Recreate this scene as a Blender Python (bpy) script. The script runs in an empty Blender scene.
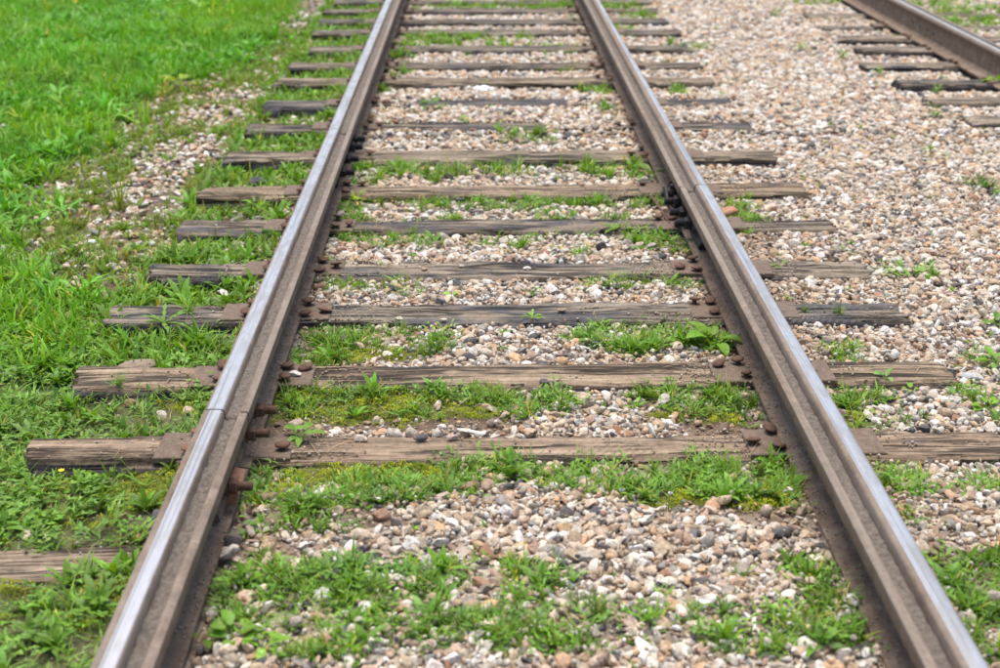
import bpy, math, random
import numpy as np
from mathutils import Matrix, Vector

# ---------------------------------------------------------------- camera, sky, sun, exposure
scene = bpy.context.scene
cam_d = bpy.data.cameras.new("camera")
cam = bpy.data.objects.new("camera", cam_d)
scene.collection.objects.link(cam)
cam_d.sensor_width = 36.0
cam_d.lens = 50.0
cam_d.clip_start = 0.05
cam_d.clip_end = 2000.0
cam_d.dof.use_dof = True
cam_d.dof.focus_distance = 4.25
cam_d.dof.aperture_fstop = 3.2
cam.location = (0, 0, 1.65)
cam.rotation_mode = 'XYZ'
cam.rotation_euler = (math.radians(90 - 21.35), 0, math.radians(-0.866))
scene.camera = cam

SUN_EL, SUN_AZ = 80.0, -20.0           # degrees; azimuth measured from +Y towards +X
world = bpy.data.worlds.new("World")
scene.world = world
world.use_nodes = True
wn = world.node_tree.nodes
bg = wn["Background"]
sky = wn.new("ShaderNodeTexSky")
sky.sky_type = 'NISHITA'
sky.sun_disc = False
sky.sun_elevation = math.radians(SUN_EL)
sky.sun_rotation = math.radians(SUN_AZ)
sky.air_density = 1.0
sky.dust_density = 4.0
sky.ozone_density = 0.6
world.node_tree.links.new(sky.outputs[0], bg.inputs[0])
bg.inputs[1].default_value = 0.125
sun_d = bpy.data.lights.new("sun", 'SUN')
sun_d.energy = 2.1
sun_d.angle = math.radians(42)
sun_d.color = (1.0, 0.93, 0.80)
sun = bpy.data.objects.new("sun", sun_d)
scene.collection.objects.link(sun)
_el, _az = math.radians(SUN_EL), math.radians(SUN_AZ)
sun.rotation_euler = Vector((-math.sin(_az) * math.cos(_el), -math.cos(_az) * math.cos(_el), -math.sin(_el))).to_track_quat('-Z', 'Y').to_euler()
sun.location = (3, 8, 10)
scene.view_settings.view_transform = 'Standard'
scene.view_settings.look = 'None'
scene.view_settings.exposure = 0.88
scene.view_settings.gamma = 1.0

R = np.random.default_rng(7)
C = scene.collection

# ---------------------------------------------------------------- tables (world metres)
BLOBS = [
  ('g', -0.421, 2.68, 0.245, 0.173, 1.0), ('g', -0.311, 2.461, 0.125, 0.079, 0.6), ('g', -0.542, 2.739, 0.113, 0.128, 0.8), ('c', -0.183, 2.801, 0.139, 0.098, 1.2),
  ('c', -0.302, 2.845, 0.141, 0.073, 0.7), ('g', -0.089, 2.734, 0.136, 0.085, 0.6), ('g', 0.025, 2.704, 0.158, 0.076, 0.7), ('g', 0.172, 2.514, 0.213, 0.097, 0.8),
  ('g', -0.019, 2.477, 0.147, 0.073, 0.5), ('g', 0.34, 2.493, 0.106, 0.066, 0.35), ('g', -0.165, 2.459, 0.125, 0.058, 0.5), ('g', 0.79, 2.841, 0.071, 0.109, 0.8),
  ('g', 0.785, 2.668, 0.09, 0.107, 0.9), ('g', 0.701, 2.492, 0.106, 0.081, 0.8), ('g', 0.605, 2.436, 0.083, 0.043, 0.5), ('g', 0.47, 2.512, 0.128, 0.093, 0.2),
  ('d', -0.53, 2.888, 0.106, 0.158, 0.55), ('d', -0.587, 2.685, 0.056, 0.206, 0.45), ('d', -0.363, 2.987, 0.171, 0.069, 0.8), ('d', 0.712, 2.982, 0.123, 0.069, 0.6),
  ('g', -0.428, 2.916, 0.143, 0.095, 0.15), ('g', -0.402, 3.127, 0.19, 0.117, 1.1), ('g', -0.15, 3.141, 0.178, 0.096, 0.7), ('g', 0.108, 3.261, 0.237, 0.091, 0.7),
  ('g', 0.419, 3.223, 0.287, 0.14, 0.75), ('g', 0.677, 3.207, 0.182, 0.156, 1.15), ('g', 0.324, 3.335, 0.322, 0.053, 0.4), ('g', -0.528, 3.309, 0.106, 0.093, 0.6),
  ('m', -0.286, 3.263, 0.236, 0.103, 1.2), ('m', 0.003, 3.318, 0.187, 0.053, 0.8), ('m', 0.554, 3.073, 0.226, 0.047, 1.0), ('m', 0.678, 3.137, 0.153, 0.086, 0.6),
  ('m', -0.48, 3.141, 0.101, 0.08, 0.5), ('m', 0.214, 3.277, 0.106, 0.069, 0.4), ('d', -0.368, 3.297, 0.291, 0.081, 0.8), ('d', 0.575, 3.223, 0.261, 0.14, 0.7),
  ('d', 0.003, 3.139, 0.127, 0.054, 0.2), ('d', -0.571, 3.433, 0.136, 0.155, 0.9), ('m', -0.378, 3.731, 0.205, 0.157, 1.2), ('m', -0.085, 3.729, 0.206, 0.129, 1.0),
  ('m', -0.613, 3.731, 0.088, 0.143, 0.6), ('m', -0.17, 3.657, 0.144, 0.083, 0.6), ('g', -0.441, 3.767, 0.177, 0.145, 0.6), ('g', -0.173, 3.728, 0.176, 0.114, 0.35),
  ('g', -0.578, 3.804, 0.089, 0.162, 0.6), ('g', 0.062, 3.765, 0.119, 0.131, 0.6), ('g', 0.177, 3.677, 0.145, 0.098, 0.5), ('g', 0.651, 3.728, 0.148, 0.143, 1.2),
  ('g', 0.514, 3.691, 0.117, 0.098, 0.6), ('g', 0.748, 3.693, 0.073, 0.141, 0.8), ('m', 0.601, 3.586, 0.143, 0.047, 0.9), ('g', 0.347, 3.621, 0.115, 0.061, 0.3),
  ('d', -0.225, 3.588, 0.37, 0.067, 0.9), ('d', -0.437, 3.733, 0.235, 0.171, 0.6), ('d', 0.708, 3.54, 0.141, 0.066, 1), ('d', -0.537, 3.59, 0.085, 0.094, 1),
  ('d', 0.651, 3.729, 0.177, 0.157, 0.5), ('g', -0.501, 4.206, 0.13, 0.175, 1.1), ('g', -0.382, 4.141, 0.096, 0.103, 0.6), ('m', -0.33, 4.089, 0.159, 0.059, 0.9),
  ('g', -0.19, 4.141, 0.096, 0.085, 0.5), ('g', -0.241, 4.204, 0.195, 0.14, 0.25), ('g', 0.488, 4.157, 0.113, 0.078, 0.7), ('g', 0.662, 4.249, 0.165, 0.161, 0.7),
  ('g', 0.63, 4.384, 0.068, 0.114, 0.6), ('g', 0.558, 4.203, 0.262, 0.132, 0.25), ('d', -0.48, 4.163, 0.129, 0.172, 0.5), ('d', 0.78, 4.165, 0.065, 0.216, 0.8),
  ('g', -0.349, 4.771, 0.127, 0.153, 0.3), ('g', -0.549, 4.85, 0.11, 0.18, 0.3), ('g', 0.585, 4.759, 0.182, 0.087, 0.35), ('g', 0.772, 4.794, 0.11, 0.133, 0.4),
  ('d', -0.648, 4.76, 0.051, 0.152, 0.7), ('g', -0.523, 5.407, 0.113, 0.191, 0.7), ('g', -0.314, 5.27, 0.198, 0.104, 0.2), ('g', 0.335, 5.504, 0.145, 0.141, 0.5),
  ('g', 0.56, 5.476, 0.248, 0.112, 0.7), ('g', -0.161, 5.5, 0.206, 0.07, 0.6), ('g', 0.721, 5.277, 0.16, 0.183, 0.25), ('g', 0.083, 5.245, 0.119, 0.078, 0.3),
  ('g', 0.374, 5.143, 0.097, 0.063, 0.3), ('d', 0.839, 5.421, 0.102, 0.302, 1), ('d', 0.716, 5.237, 0.099, 0.155, 0.5), ('g', -0.568, 5.926, 0.097, 0.225, 0.9),
  ('g', -0.257, 5.842, 0.218, 0.11, 0.6), ('g', -0.04, 5.923, 0.221, 0.113, 0.5), ('g', 0.355, 5.878, 0.198, 0.127, 0.9), ('g', 0.662, 5.88, 0.176, 0.143, 0.8),
  ('g', 0.091, 5.813, 0.434, 0.109, 0.25), ('d', 0.856, 5.856, 0.07, 0.252, 1), ('g', -0.534, 6.354, 0.084, 0.237, 1.1), ('g', -0.397, 6.405, 0.142, 0.148, 0.5),
  ('g', -0.183, 6.351, 0.131, 0.146, 0.8), ('g', 0.194, 6.409, 0.285, 0.148, 0.65), ('g', 0.574, 6.412, 0.238, 0.149, 0.9), ('g', 0.381, 6.354, 0.424, 0.128, 0.3),
  ('g', 0.799, 6.303, 0.066, 0.144, 0.7), ('g', -0.769, 5.762, 0.026, 0.092, 0.1), ('g', 0.212, 7.056, 0.155, 0.111, 0.3), ('g', -0.048, 7.28, 0.106, 0.094, 0.2),
  ('g', 0.69, 7.844, 0.172, 0.215, 0.2), ('g', 0.697, 8.294, 0.108, 0.179, 0.6), ('g', 0.128, 8.405, 0.122, 0.122, 0.5), ('g', 0.373, 8.469, 0.368, 0.093, 0.2),
  ('g', -0.538, 8.927, 0.09, 0.409, 0.4), ('g', -0.596, 8.34, 0.06, 0.24, 0.4), ('g', 0.521, 8.927, 0.129, 0.137, 0.3), ('g', -0.138, 10.152, 0.399, 0.26, 1.0),
  ('g', -0.43, 10.232, 0.146, 0.22, 0.5), ('g', 0.3, 10.246, 0.22, 0.221, 0.4), ('g', 0.007, 9.733, 0.418, 0.16, 0.4), ('g', 0.561, 9.664, 0.208, 0.158, 0.6),
  ('g', -0.517, 9.657, 0.096, 0.395, 1.1), ('g', -0.321, 11.63, 0.247, 0.336, 0.5), ('g', 0.55, 11.772, 0.25, 0.459, 0.8), ('g', 0.175, 11.752, 0.333, 0.286, 0.4),
  ('g', 0.877, 11.119, 0.159, 0.309, 0.3), ('g', 1.176, 11.792, 0.168, 0.518, 1), ('g', 1.023, 11.951, 0.068, 0.355, 0.8), ('g', 1.273, 11.126, 0.159, 0.258, 0.4),
  ('g', 1.083, 10.396, 0.112, 0.227, 0.6), ('g', 1.152, 8.18, 0.06, 0.116, 0.8), ('g', 1.476, 9.76, 0.141, 0.162, 0.3), ('g', 1.102, 5.509, 0.058, 0.17, 0.8),
  ('g', 1.122, 5.74, 0.078, 0.092, 0.4), ('g', 1.222, 5.929, 0.089, 0.097, 0.15), ('g', 1.094, 3.731, 0.065, 0.186, 0.9), ('g', 1.165, 4.074, 0.064, 0.117, 0.4),
  ('g', 1.136, 3.552, 0.142, 0.059, 0.35), ('g', 1.095, 3.164, 0.072, 0.109, 0.8), ('g', 1.083, 2.908, 0.048, 0.066, 0.5), ('g', 1.101, 2.711, 0.102, 0.144, 1.1),
  ('g', 1.079, 2.513, 0.086, 0.15, 1.1), ('g', 1.034, 2.75, 0.037, 0.087, 0.6), ('g', 1.305, 3.134, 0.064, 0.054, 0.15), ('g', 1.481, 3.692, 0.088, 0.155, 0.25),
  ('g', 1.598, 4.035, 0.057, 0.164, 0.3), ('m', 1.022, 3.552, 0.085, 0.066, 0.8), ('d', 1.04, 3.456, 0.069, 0.076, 0.9), ('d', 1.133, 5.351, 0.057, 0.269, 0.7),
  ('d', 1.122, 3.31, 0.054, 0.176, 0.3), ('d', 1.087, 2.671, 0.101, 0.165, 0.8), ('g', 1.596, 4.907, 0.113, 0.092, 0.3), ('d', 0.856, 4.632, 0.036, 0.104, 0.5),
  ('g', 1.103, 4.45, 0.103, 0.058, 0.3), ('g', 3.917, 11.224, 0.486, 0.736, 0.45), ('g', 3.929, 11.739, 0.338, 0.459, 0.4), ('g', 3.189, 12.122, 0.522, 0.305, 0.4),
  ('g', 2.756, 12.111, 0.173, 0.304, 0.25), ('d', 0.966, 3.554, 0.043, 0.099, 0.8), ('d', 0.986, 3.913, 0.049, 0.125, 0.4), ('s', -1.495, 7.825, 0.254, 0.32, 1.0),
  ('s', -1.461, 7.051, 0.205, 0.308, 1.0), ('s', -1.507, 6.536, 0.167, 0.268, 1.0), ('s', -1.544, 6.168, 0.159, 0.207, 1.0), ('s', -1.435, 8.332, 0.209, 0.299, 1.0),
  ('s', -1.47, 6.848, 0.249, 0.416, 1.0), ('s', -1.29, 5.406, 0.161, 0.218, 1.0), ('s', -1.454, 11.486, 0.202, 0.219, 1.0), ('s', -1.114, 7.318, 0.159, 0.141, 1.0),
  ('s', -1.567, 5.549, 0.144, 0.285, 0.25), ('s', -1.297, 5.839, 0.173, 0.156, 0.35), ('s', -1.301, 5.272, 0.138, 0.195, 0.35), ('s', -0.845, 4.982, 0.06, 0.071, 0.6),
  ('s', -0.947, 4.713, 0.072, 0.064, 0.5), ('s', -0.906, 4.201, 0.097, 0.07, 0.3), ('d', -0.854, 2.999, 0.073, 0.044, 1), ('s', -0.874, 2.988, 0.146, 0.049, 0.25),
  ('s', -1.299, 8.637, 0.186, 0.16, 0.4), ('s', -1.198, 7.714, 0.139, 0.156, 0.5), ('d', -1.032, 3.759, 0.177, 0.071, 0.8), ('m', -0.989, 3.352, 0.241, 0.118, 0.7),
  ('m', -0.851, 3.209, 0.155, 0.11, 0.7), ('m', -0.996, 3.075, 0.149, 0.051, 0.4), ('m', -0.82, 3.737, 0.088, 0.085, 0.8), ('m', -0.942, 2.714, 0.179, 0.167, 0.35),
  ('m', -0.83, 2.713, 0.112, 0.167, 0.5), ('n', -1.091, 3.76, 0.177, 0.1, 0.6),
]
EDGE = [
  (4.71, -1.297), (5.142, -1.625), (5.493, -1.784), (5.937, -1.847),
  (6.64, -1.874), (7.274, -1.878), (8.03, -1.912), (8.621, -1.825),
  (9.053, -1.554), (9.679, -1.481), (10.526, -1.453), (11.688, -1.48),
]
TOPSTONES = [
  (-0.561, 3.865, 0.02, 'w'), (-0.327, 3.421, 0.022, 'p'), (-0.166, 3.427, 0.02, 'k'), (-0.079, 3.433, 0.019, 'r'),
  (-0.03, 3.477, 0.022, 'w'), (-0.105, 3.497, 0.016, 'w'), (-0.271, 4.359, 0.015, 'p'), (0.276, 4.427, 0.015, 'b'),
  (-0.124, 4.35, 0.012, 'p'), (-0.207, 4.871, 0.015, 'b'), (-0.071, 4.906, 0.012, 'g'), (0.174, 4.872, 0.014, 'w'),
  (0.192, 3.818, 0.018, 'k'), (0.463, 6.047, 0.014, 'b'),
]
PLANTS = [
  (-0.344, 4.692, 'tuft', 0.085, 'dense grass tuft on the left end of the gravel behind the third full sleeper'),
  (0.056, 3.732, 'tuft', 0.085, 'tall grass tuft against the front edge of the second full sleeper, near its middle'),
  (-0.419, 3.046, 'tuft', 0.095, 'large spreading grass tuft inside the left rail, in front of the nearest full sleeper'),
  (-0.397, 2.515, 'tuft', 0.07, 'short bright grass tuft just right of the round-leaved plantains at the bottom left'),
  (-0.106, 2.558, 'tuft', 0.085, 'long-bladed grass tuft at the bottom of the photo below the clover patch'),
  (0.586, 2.707, 'tuft', 0.05, 'small spiky grass tuft alone on the tan stones before the right rail'),
  (0.394, 2.618, 'tuft', 0.055, 'low grass tuft among pale stones near the bottom, centre right of the track bed'),
  (0.454, 2.578, 'tuft', 0.04, 'tiny grass tuft at the bottom right of the track bed, between two others'),
  (0.359, 3.137, 'tuft', 0.06, 'blue-green tuft rising from the weedy strip above the bare stones, centre right'),
  (0.762, 3.108, 'tuft', 0.065, 'weed clump pressed against the foot of the right rail beside the mossy strip'),
  (0.608, 3.633, 'tuft', 0.07, 'thick grass clump in the right part of the bed between the two nearest full sleepers'),
  (-0.188, 4.105, 'tuft', 0.05, 'low green tuft at the left edge of the bare stones behind the second sleeper'),
  (-0.194, 5.243, 'tuft', 0.05, 'leftmost of the three small tufts on the gravel behind the fourth sleeper'),
  (0.101, 5.129, 'tuft', 0.055, 'middle of the three small tufts on the gravel behind the fourth sleeper, ragged and brownish'),
  (0.377, 5.081, 'tuft', 0.06, 'rightmost of the three small tufts on the gravel behind the fourth sleeper, bright green'),
  (0.199, 4.65, 'tuft', 0.035, 'small tuft by the middle of the third full sleeper from the front'),
  (0.235, 6.967, 'tuft', 0.05, 'small rounded grass tuft in the middle of the far clean gravel bay'),
  (-0.513, 9.411, 'bushy', 0.11, 'bushy green weed clump against the inside of the left rail in the far distance'),
  (-0.531, 5.792, 'bushy', 0.1, 'feathery yellow-green weed beside the black bolts of the far left joint'),
  (-0.468, 6.256, 'tuft', 0.09, 'grass tuft growing just right of the far left joint bolts'),
  (-0.477, 4.122, 'tuft', 0.085, 'dense grass clump inside the left rail between two rusty tie plates'),
  (-0.491, 3.44, 'broad', 0.055, 'small leafy weed inside the left rail by the three rusty bolts of the near joint'),
  (-0.517, 3.307, 'rosette', 0.07, 'grey-green toothed rosette below the near joint bolts at the left rail'),
  (-0.524, 3.719, 'broad', 0.04, 'pale weed with a thin upright stem inside the left rail above the near bolts'),
  (-0.102, 4.608, 'broad', 0.04, 'pale two-leaved seedling on the gravel behind the third full sleeper'),
  (0.175, 4.363, 'rosette', 0.045, 'bright little rosette growing at the front edge of the third full sleeper'),
  (0.751, 4.139, 'broad', 0.11, 'big-leaved burdock-like plant against the foot of the right rail'),
  (0.828, 4.156, 'rosette', 0.06, 'narrow-leaved weed just right of the big-leaved plant by the right rail'),
  (0.277, 5.336, 'rosette', 0.07, 'leftmost dandelion rosette of the row in front of the fifth sleeper'),
  (0.426, 5.337, 'rosette', 0.065, 'second dandelion rosette from the left in the row in front of the fifth sleeper'),
  (0.538, 5.364, 'rosette', 0.075, 'middle dandelion rosette of the row in front of the fifth sleeper'),
  (0.643, 5.364, 'rosette', 0.065, 'dandelion rosette second from the right rail in front of the fifth sleeper'),
  (0.738, 5.285, 'rosette', 0.06, 'dandelion rosette closest to the black bolts of the right joint'),
  (0.795, 6.265, 'broad', 0.1, 'broad-leaved plant against the right rail foot just beyond the black bolts'),
  (-0.252, 7.696, 'broad', 0.09, 'broad-leaved plant behind the dark tarred sleeper on the far clean gravel'),
  (-0.086, 7.326, 'broad', 0.05, 'low green weed sitting on the stone-covered far sleeper'),
  (-0.515, 2.46, 'broad', 0.075, 'cluster of round-leaved plantain beside the left rail foot at the bottom of the photo'),
  (-0.574, 2.479, 'broad', 0.05, 'small dark plantain closest to the left rail at the bottom edge'),
  (-0.449, 2.435, 'broad', 0.06, 'pale green plantain at the bottom edge right of the main round-leaved cluster'),
  (0.169, 2.456, 'broad', 0.045, 'small leafy weed in the bottom centre of the track bed'),
  (-1.054, 4.335, 'rosette', 0.085, 'feathery ragweed-like plant in front of the tarred left sleeper end'),
  (-0.865, 3.748, 'tuft', 0.085, 'grass clump in front of the saw-marked sleeper end at left of the rail'),
  (-1.08, 3.821, 'tuft', 0.055, 'spiky tuft at the front edge of the saw-marked left sleeper end'),
  (-0.993, 4.448, 'tuft', 0.08, 'dense grass clump touching the outside of the left rail'),
  (-1.584, 5.913, 'stalk', 0.22, 'tall yellow-green grass stalk standing in the bare patch at left'),
  (-1.87, 8.257, 'bushy', 0.13, 'reddish tinged weed at the edge of the lawn above the bare patch'),
  (-1.855, 8.626, 'broad', 0.13, 'yellow-green broad-leaved plant at the edge of the lawn'),
  (-2.013, 9.695, 'broad', 0.16, 'large leafy clump standing out of the lawn in the far left'),
  (-2.301, 11.685, 'broad', 0.17, 'largest pale-leaved clump at the top of the lawn'),
  (-1.18, 4.712, 'tuft', 0.11, 'tall grass clump at the tip of the tarred left sleeper end'),
  (-0.95, 5.714, 'bushy', 0.11, 'bright weed clump on the left sleeper end nearest the far joint side'),
  (-1.063, 6.08, 'rosette', 0.09, 'toothed weed under the far left rail between two sleeper ends'),
  (1.082, 3.653, 'rosette', 0.085, 'leafy dandelion clump against the outside of the right rail'),
  (1.134, 3.973, 'rosette', 0.05, 'small weed outside the right rail behind the nearest sleeper end'),
  (1.214, 3.818, 'broad', 0.045, 'grey-green two-leaved weed left in front of the nearest right sleeper end'),
  (1.28, 3.773, 'broad', 0.04, 'flat pale weed right in front of the nearest right sleeper end'),
  (1.267, 3.591, 'tuft', 0.045, 'small dark tuft on the stones between the two nearest right sleeper ends'),
  (1.389, 3.701, 'broad', 0.05, 'blue-green leafy weed on the gravel near the right edge'),
  (1.457, 3.631, 'broad', 0.055, 'tall thin-leaved seedling on the gravel at the right edge'),
  (1.601, 3.972, 'broad', 0.07, 'round-leaved weed at the right edge of the photo, level with the nearest right sleeper end'),
  (1.72, 4.298, 'broad', 0.06, 'upper round-leaved weed cut by the right edge of the photo'),
  (1.084, 3.123, 'rosette', 0.085, 'leafy clump outside the right rail below the nearest long right sleeper end'),
  (1.154, 3.107, 'rosette', 0.06, 'upright seedling beside the leafy clump outside the right rail'),
  (1.028, 2.726, 'rosette', 0.09, 'leafy weed hugging the outside of the right rail near the bottom'),
  (1.068, 5.339, 'tuft', 0.08, 'grass tuft outside the right rail just in front of the rail joint'),
  (1.11, 4.881, 'broad', 0.04, 'tiny two-leaved weed on the right rail side of a bare sleeper end'),
  (1.101, 4.41, 'tuft', 0.045, 'left tuft in front of the wet-looking dark right sleeper end'),
  (1.213, 4.391, 'tuft', 0.05, 'right tuft in front of the wet-looking dark right sleeper end'),
  (1.579, 4.848, 'knot', 0.1, 'sprawling low weed on the gravel beyond the tip of a right sleeper end'),
  (2.459, 7.399, 'bushy', 0.1, 'dark green weed on the gravel between the two tracks, just before the second track sleepers'),
  (2.215, 6.651, 'bushy', 0.08, 'small green weed on the gravel between the tracks, below the dark green one'),
  (2.272, 6.099, 'knot', 0.13, 'spreading dark weed near the right edge of the gravel'),
  (2.286, 5.901, 'bushy', 0.07, 'blue-green weed cut by the right edge on the gravel'),
  (2.357, 11.144, 'bushy', 0.11, 'far green tuft on the gravel, nearest the top of the photo'),
  (2.224, 9.611, 'bushy', 0.09, 'green tuft left of the second track sleepers in the distance'),
  (2.435, 9.311, 'bushy', 0.09, 'green tuft close to the ends of the far second track sleepers'),
  (2.513, 8.721, 'bushy', 0.09, 'weed growing against the third visible sleeper of the second track'),
  (2.106, 7.964, 'stalk', 0.09, 'thin brownish weed on the gravel midway to the second track'),
  (1.138, 8.121, 'bushy', 0.06, 'small green weed just outside the right rail in the distance'),
  (3.123, 8.322, 'broad', 0.1, 'bright green leafy weed beside the second rail at the right edge'),
  (2.727, 8.199, 'bushy', 0.08, 'green weed at the foot of the second rail near its sleepers'),
]
FLOW = [(-1.109, 3.302), (-3.284, 11.564)]


# ---------------------------------------------------------------- helpers
def hashn(ix, iy, s):
    h = (ix * 374761393 + iy * 668265263 + s * 974634757) & 0xffffffff
    h = ((h ^ (h >> 13)) * 1274126177) & 0xffffffff
    return ((h ^ (h >> 16)) & 0xffff) / 65535.0

def vnoise(x, y, s=0):
    x = np.asarray(x, float); y = np.asarray(y, float)
    ix = np.floor(x).astype(np.int64); iy = np.floor(y).astype(np.int64)
    fx = x - ix; fy = y - iy
    fx = fx * fx * (3 - 2 * fx); fy = fy * fy * (3 - 2 * fy)
    a = hashn(ix, iy, s); b = hashn(ix + 1, iy, s); c = hashn(ix, iy + 1, s); d = hashn(ix + 1, iy + 1, s)
    return (a * (1 - fx) + b * fx) * (1 - fy) + (c * (1 - fx) + d * fx) * fy

def fbm(x, y, s=0, o=3):
    v = 0; a = 0.5; t = 0
    for k in range(o):
        v = v + a * vnoise(x * 2 ** k + 17 * k, y * 2 ** k - 9 * k, s + k); t += a; a *= 0.5
    return v / t

def sstep(a, b, x):
    t = np.clip((x - a) / (b - a), 0, 1)
    return t * t * (3 - 2 * t)

def tag(o, label=None, cat=None, group=None, kind=None):
    if label: o["label"] = label
    if cat: o["category"] = cat
    if group: o["group"] = group
    if kind: o["kind"] = kind
    return o

def np_mesh(name, V, F, mat, col=None, smooth=True, extra=None):
    """F: array (n,3) or (n,4)"""
    V = np.asarray(V, np.float32); F = np.asarray(F, np.int32)
    k = F.shape[1]
    me = bpy.data.meshes.new(name)
    me.vertices.add(len(V)); me.vertices.foreach_set("co", V.ravel())
    me.loops.add(F.size); me.loops.foreach_set("vertex_index", F.ravel())
    me.polygons.add(len(F)); me.polygons.foreach_set("loop_start", np.arange(0, F.size, k, dtype=np.int32))
    sm = np.full(len(F), True) if smooth is True else (np.full(len(F), False) if smooth is False else smooth)
    me.update(calc_edges=True)
    me.polygons.foreach_set("use_smooth", sm)
    if col is not None:
        a = me.attributes.new("Col", 'FLOAT_COLOR', 'POINT')
        c4 = np.ones((len(V), 4), np.float32); c4[:, :3] = col
        a.data.foreach_set("color", c4.ravel())
    me.materials.append(mat)
    return me

def link(name, me, parent=None, loc=(0, 0, 0)):
    o = bpy.data.objects.new(name, me)
    C.objects.link(o)
    o.location = loc
    if parent is not None: o.parent = parent
    return o

def py_mesh(name, V, F, mat, smooth=False, col=None):
    me = bpy.data.meshes.new(name)
    me.from_pydata([tuple(map(float, v)) for v in V], [], F)
    me.polygons.foreach_set("use_smooth", [smooth] * len(F))
    if col is not None:
        a = me.attributes.new("Col", 'FLOAT_COLOR', 'POINT')
        for i, c in enumerate(col): a.data[i].color = (c[0], c[1], c[2], 1)
    me.materials.append(mat)
    me.update()
    return me

def box_data(x0, x1, y0, y1, z0, z1, b=0.0):
    """box with a bevelled top edge"""
    V = [(x0, y0, z0), (x1, y0, z0), (x1, y1, z0), (x0, y1, z0),
         (x0, y0, z1 - b), (x1, y0, z1 - b), (x1, y1, z1 - b), (x0, y1, z1 - b),
         (x0 + b, y0 + b, z1), (x1 - b, y0 + b, z1), (x1 - b, y1 - b, z1), (x0 + b, y1 - b, z1)]
    F = [(3, 2, 1, 0), (8, 9, 10, 11)]
    for i in range(4):
        j = (i + 1) % 4
        F.append((i, j, j + 4, i + 4)); F.append((i + 4, j + 4, j + 8, i + 8))
    return V, F

def lathe_data(prof, n=12, axis='z'):
    V = []; F = []
    for r, z in prof:
        for i in range(n):
            a = 2 * math.pi * i / n
            V.append((r * math.cos(a), r * math.sin(a), z) if axis == 'z' else (z, r * math.cos(a), r * math.sin(a)))
    for k in range(len(prof) - 1):
        for i in range(n):
            j = (i + 1) % n
            F.append((k * n + i, k * n + j, (k + 1) * n + j, (k + 1) * n + i))
    F.append(tuple(reversed(range(n)))); F.append(tuple(range((len(prof) - 1) * n, len(prof) * n)))
    return V, F

def join_data(parts):
    V = []; F = []
    for v, f in parts:
        o = len(V); V += list(v); F += [tuple(i + o for i in q) for q in f]
    return V, F

# ---------------------------------------------------------------- materials
def new_mat(name):
    m = bpy.data.materials.new(name); m.use_nodes = True
    nt = m.node_tree
    return m, nt, nt.nodes, nt.links, nt.nodes["Principled BSDF"]

def node(nt, t, **kw):
    n = nt.nodes.new(t)
    for k, v in kw.items(): setattr(n, k, v)
    return n

def noise(nt, vec, scale, detail=4, rough=0.6, dist=0.0):
    n = nt.nodes.new("ShaderNodeTexNoise")
    n.inputs["Scale"].default_value = scale; n.inputs["Detail"].default_value = detail
    n.inputs["Roughness"].default_value = rough; n.inputs["Distortion"].default_value = dist
    if vec is not None: nt.links.new(vec, n.inputs["Vector"])
    return n.outputs["Fac"]

def ramp(nt, fac, stops):
    n = nt.nodes.new("ShaderNodeValToRGB")
    el = n.color_ramp.elements
    while len(el) < len(stops): el.new(0.5)
    for e, (p, c) in zip(el, stops):
        e.position = p; e.color = (c[0], c[1], c[2], 1) if not isinstance(c, float) else (c, c, c, 1)
    nt.links.new(fac, n.inputs[0])
    return n.outputs[0]

def mix(nt, fac, a, b, mode='MIX'):
    n = nt.nodes.new("ShaderNodeMix"); n.data_type = 'RGBA'; n.blend_type = mode
    for s, v in ((n.inputs[0], fac), (n.inputs[6], a), (n.inputs[7], b)):
        if isinstance(v, (int, float)): s.default_value = v
        elif isinstance(v, tuple): s.default_value = (v[0], v[1], v[2], 1)
        else: nt.links.new(v, s)
    return n.outputs[2]

def math_n(nt, op, a, b=None, clamp=False):
    n = nt.nodes.new("ShaderNodeMath"); n.operation = op; n.use_clamp = clamp
    for i, v in enumerate((a, b)):
        if v is None: continue
        if isinstance(v, (int, float)): n.inputs[i].default_value = v
        else: nt.links.new(v, n.inputs[i])
    return n.outputs[0]

def bump(nt, h, strength, dist, bsdf, prev=None):
    n = nt.nodes.new("ShaderNodeBump")
    n.inputs["Strength"].default_value = strength; n.inputs["Distance"].default_value = dist
    nt.links.new(h, n.inputs["Height"])
    if prev: nt.links.new(prev, n.inputs["Normal"])
    if bsdf: nt.links.new(n.outputs[0], bsdf.inputs["Normal"])
    return n.outputs[0]

def mapped(nt, vec, sc):
    n = nt.nodes.new("ShaderNodeMapping"); n.inputs["Scale"].default_value = sc
    nt.links.new(vec, n.inputs["Vector"]); return n.outputs[0]

def objcoord(nt):
    return nt.nodes.new("ShaderNodeTexCoord").outputs["Object"]

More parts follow.
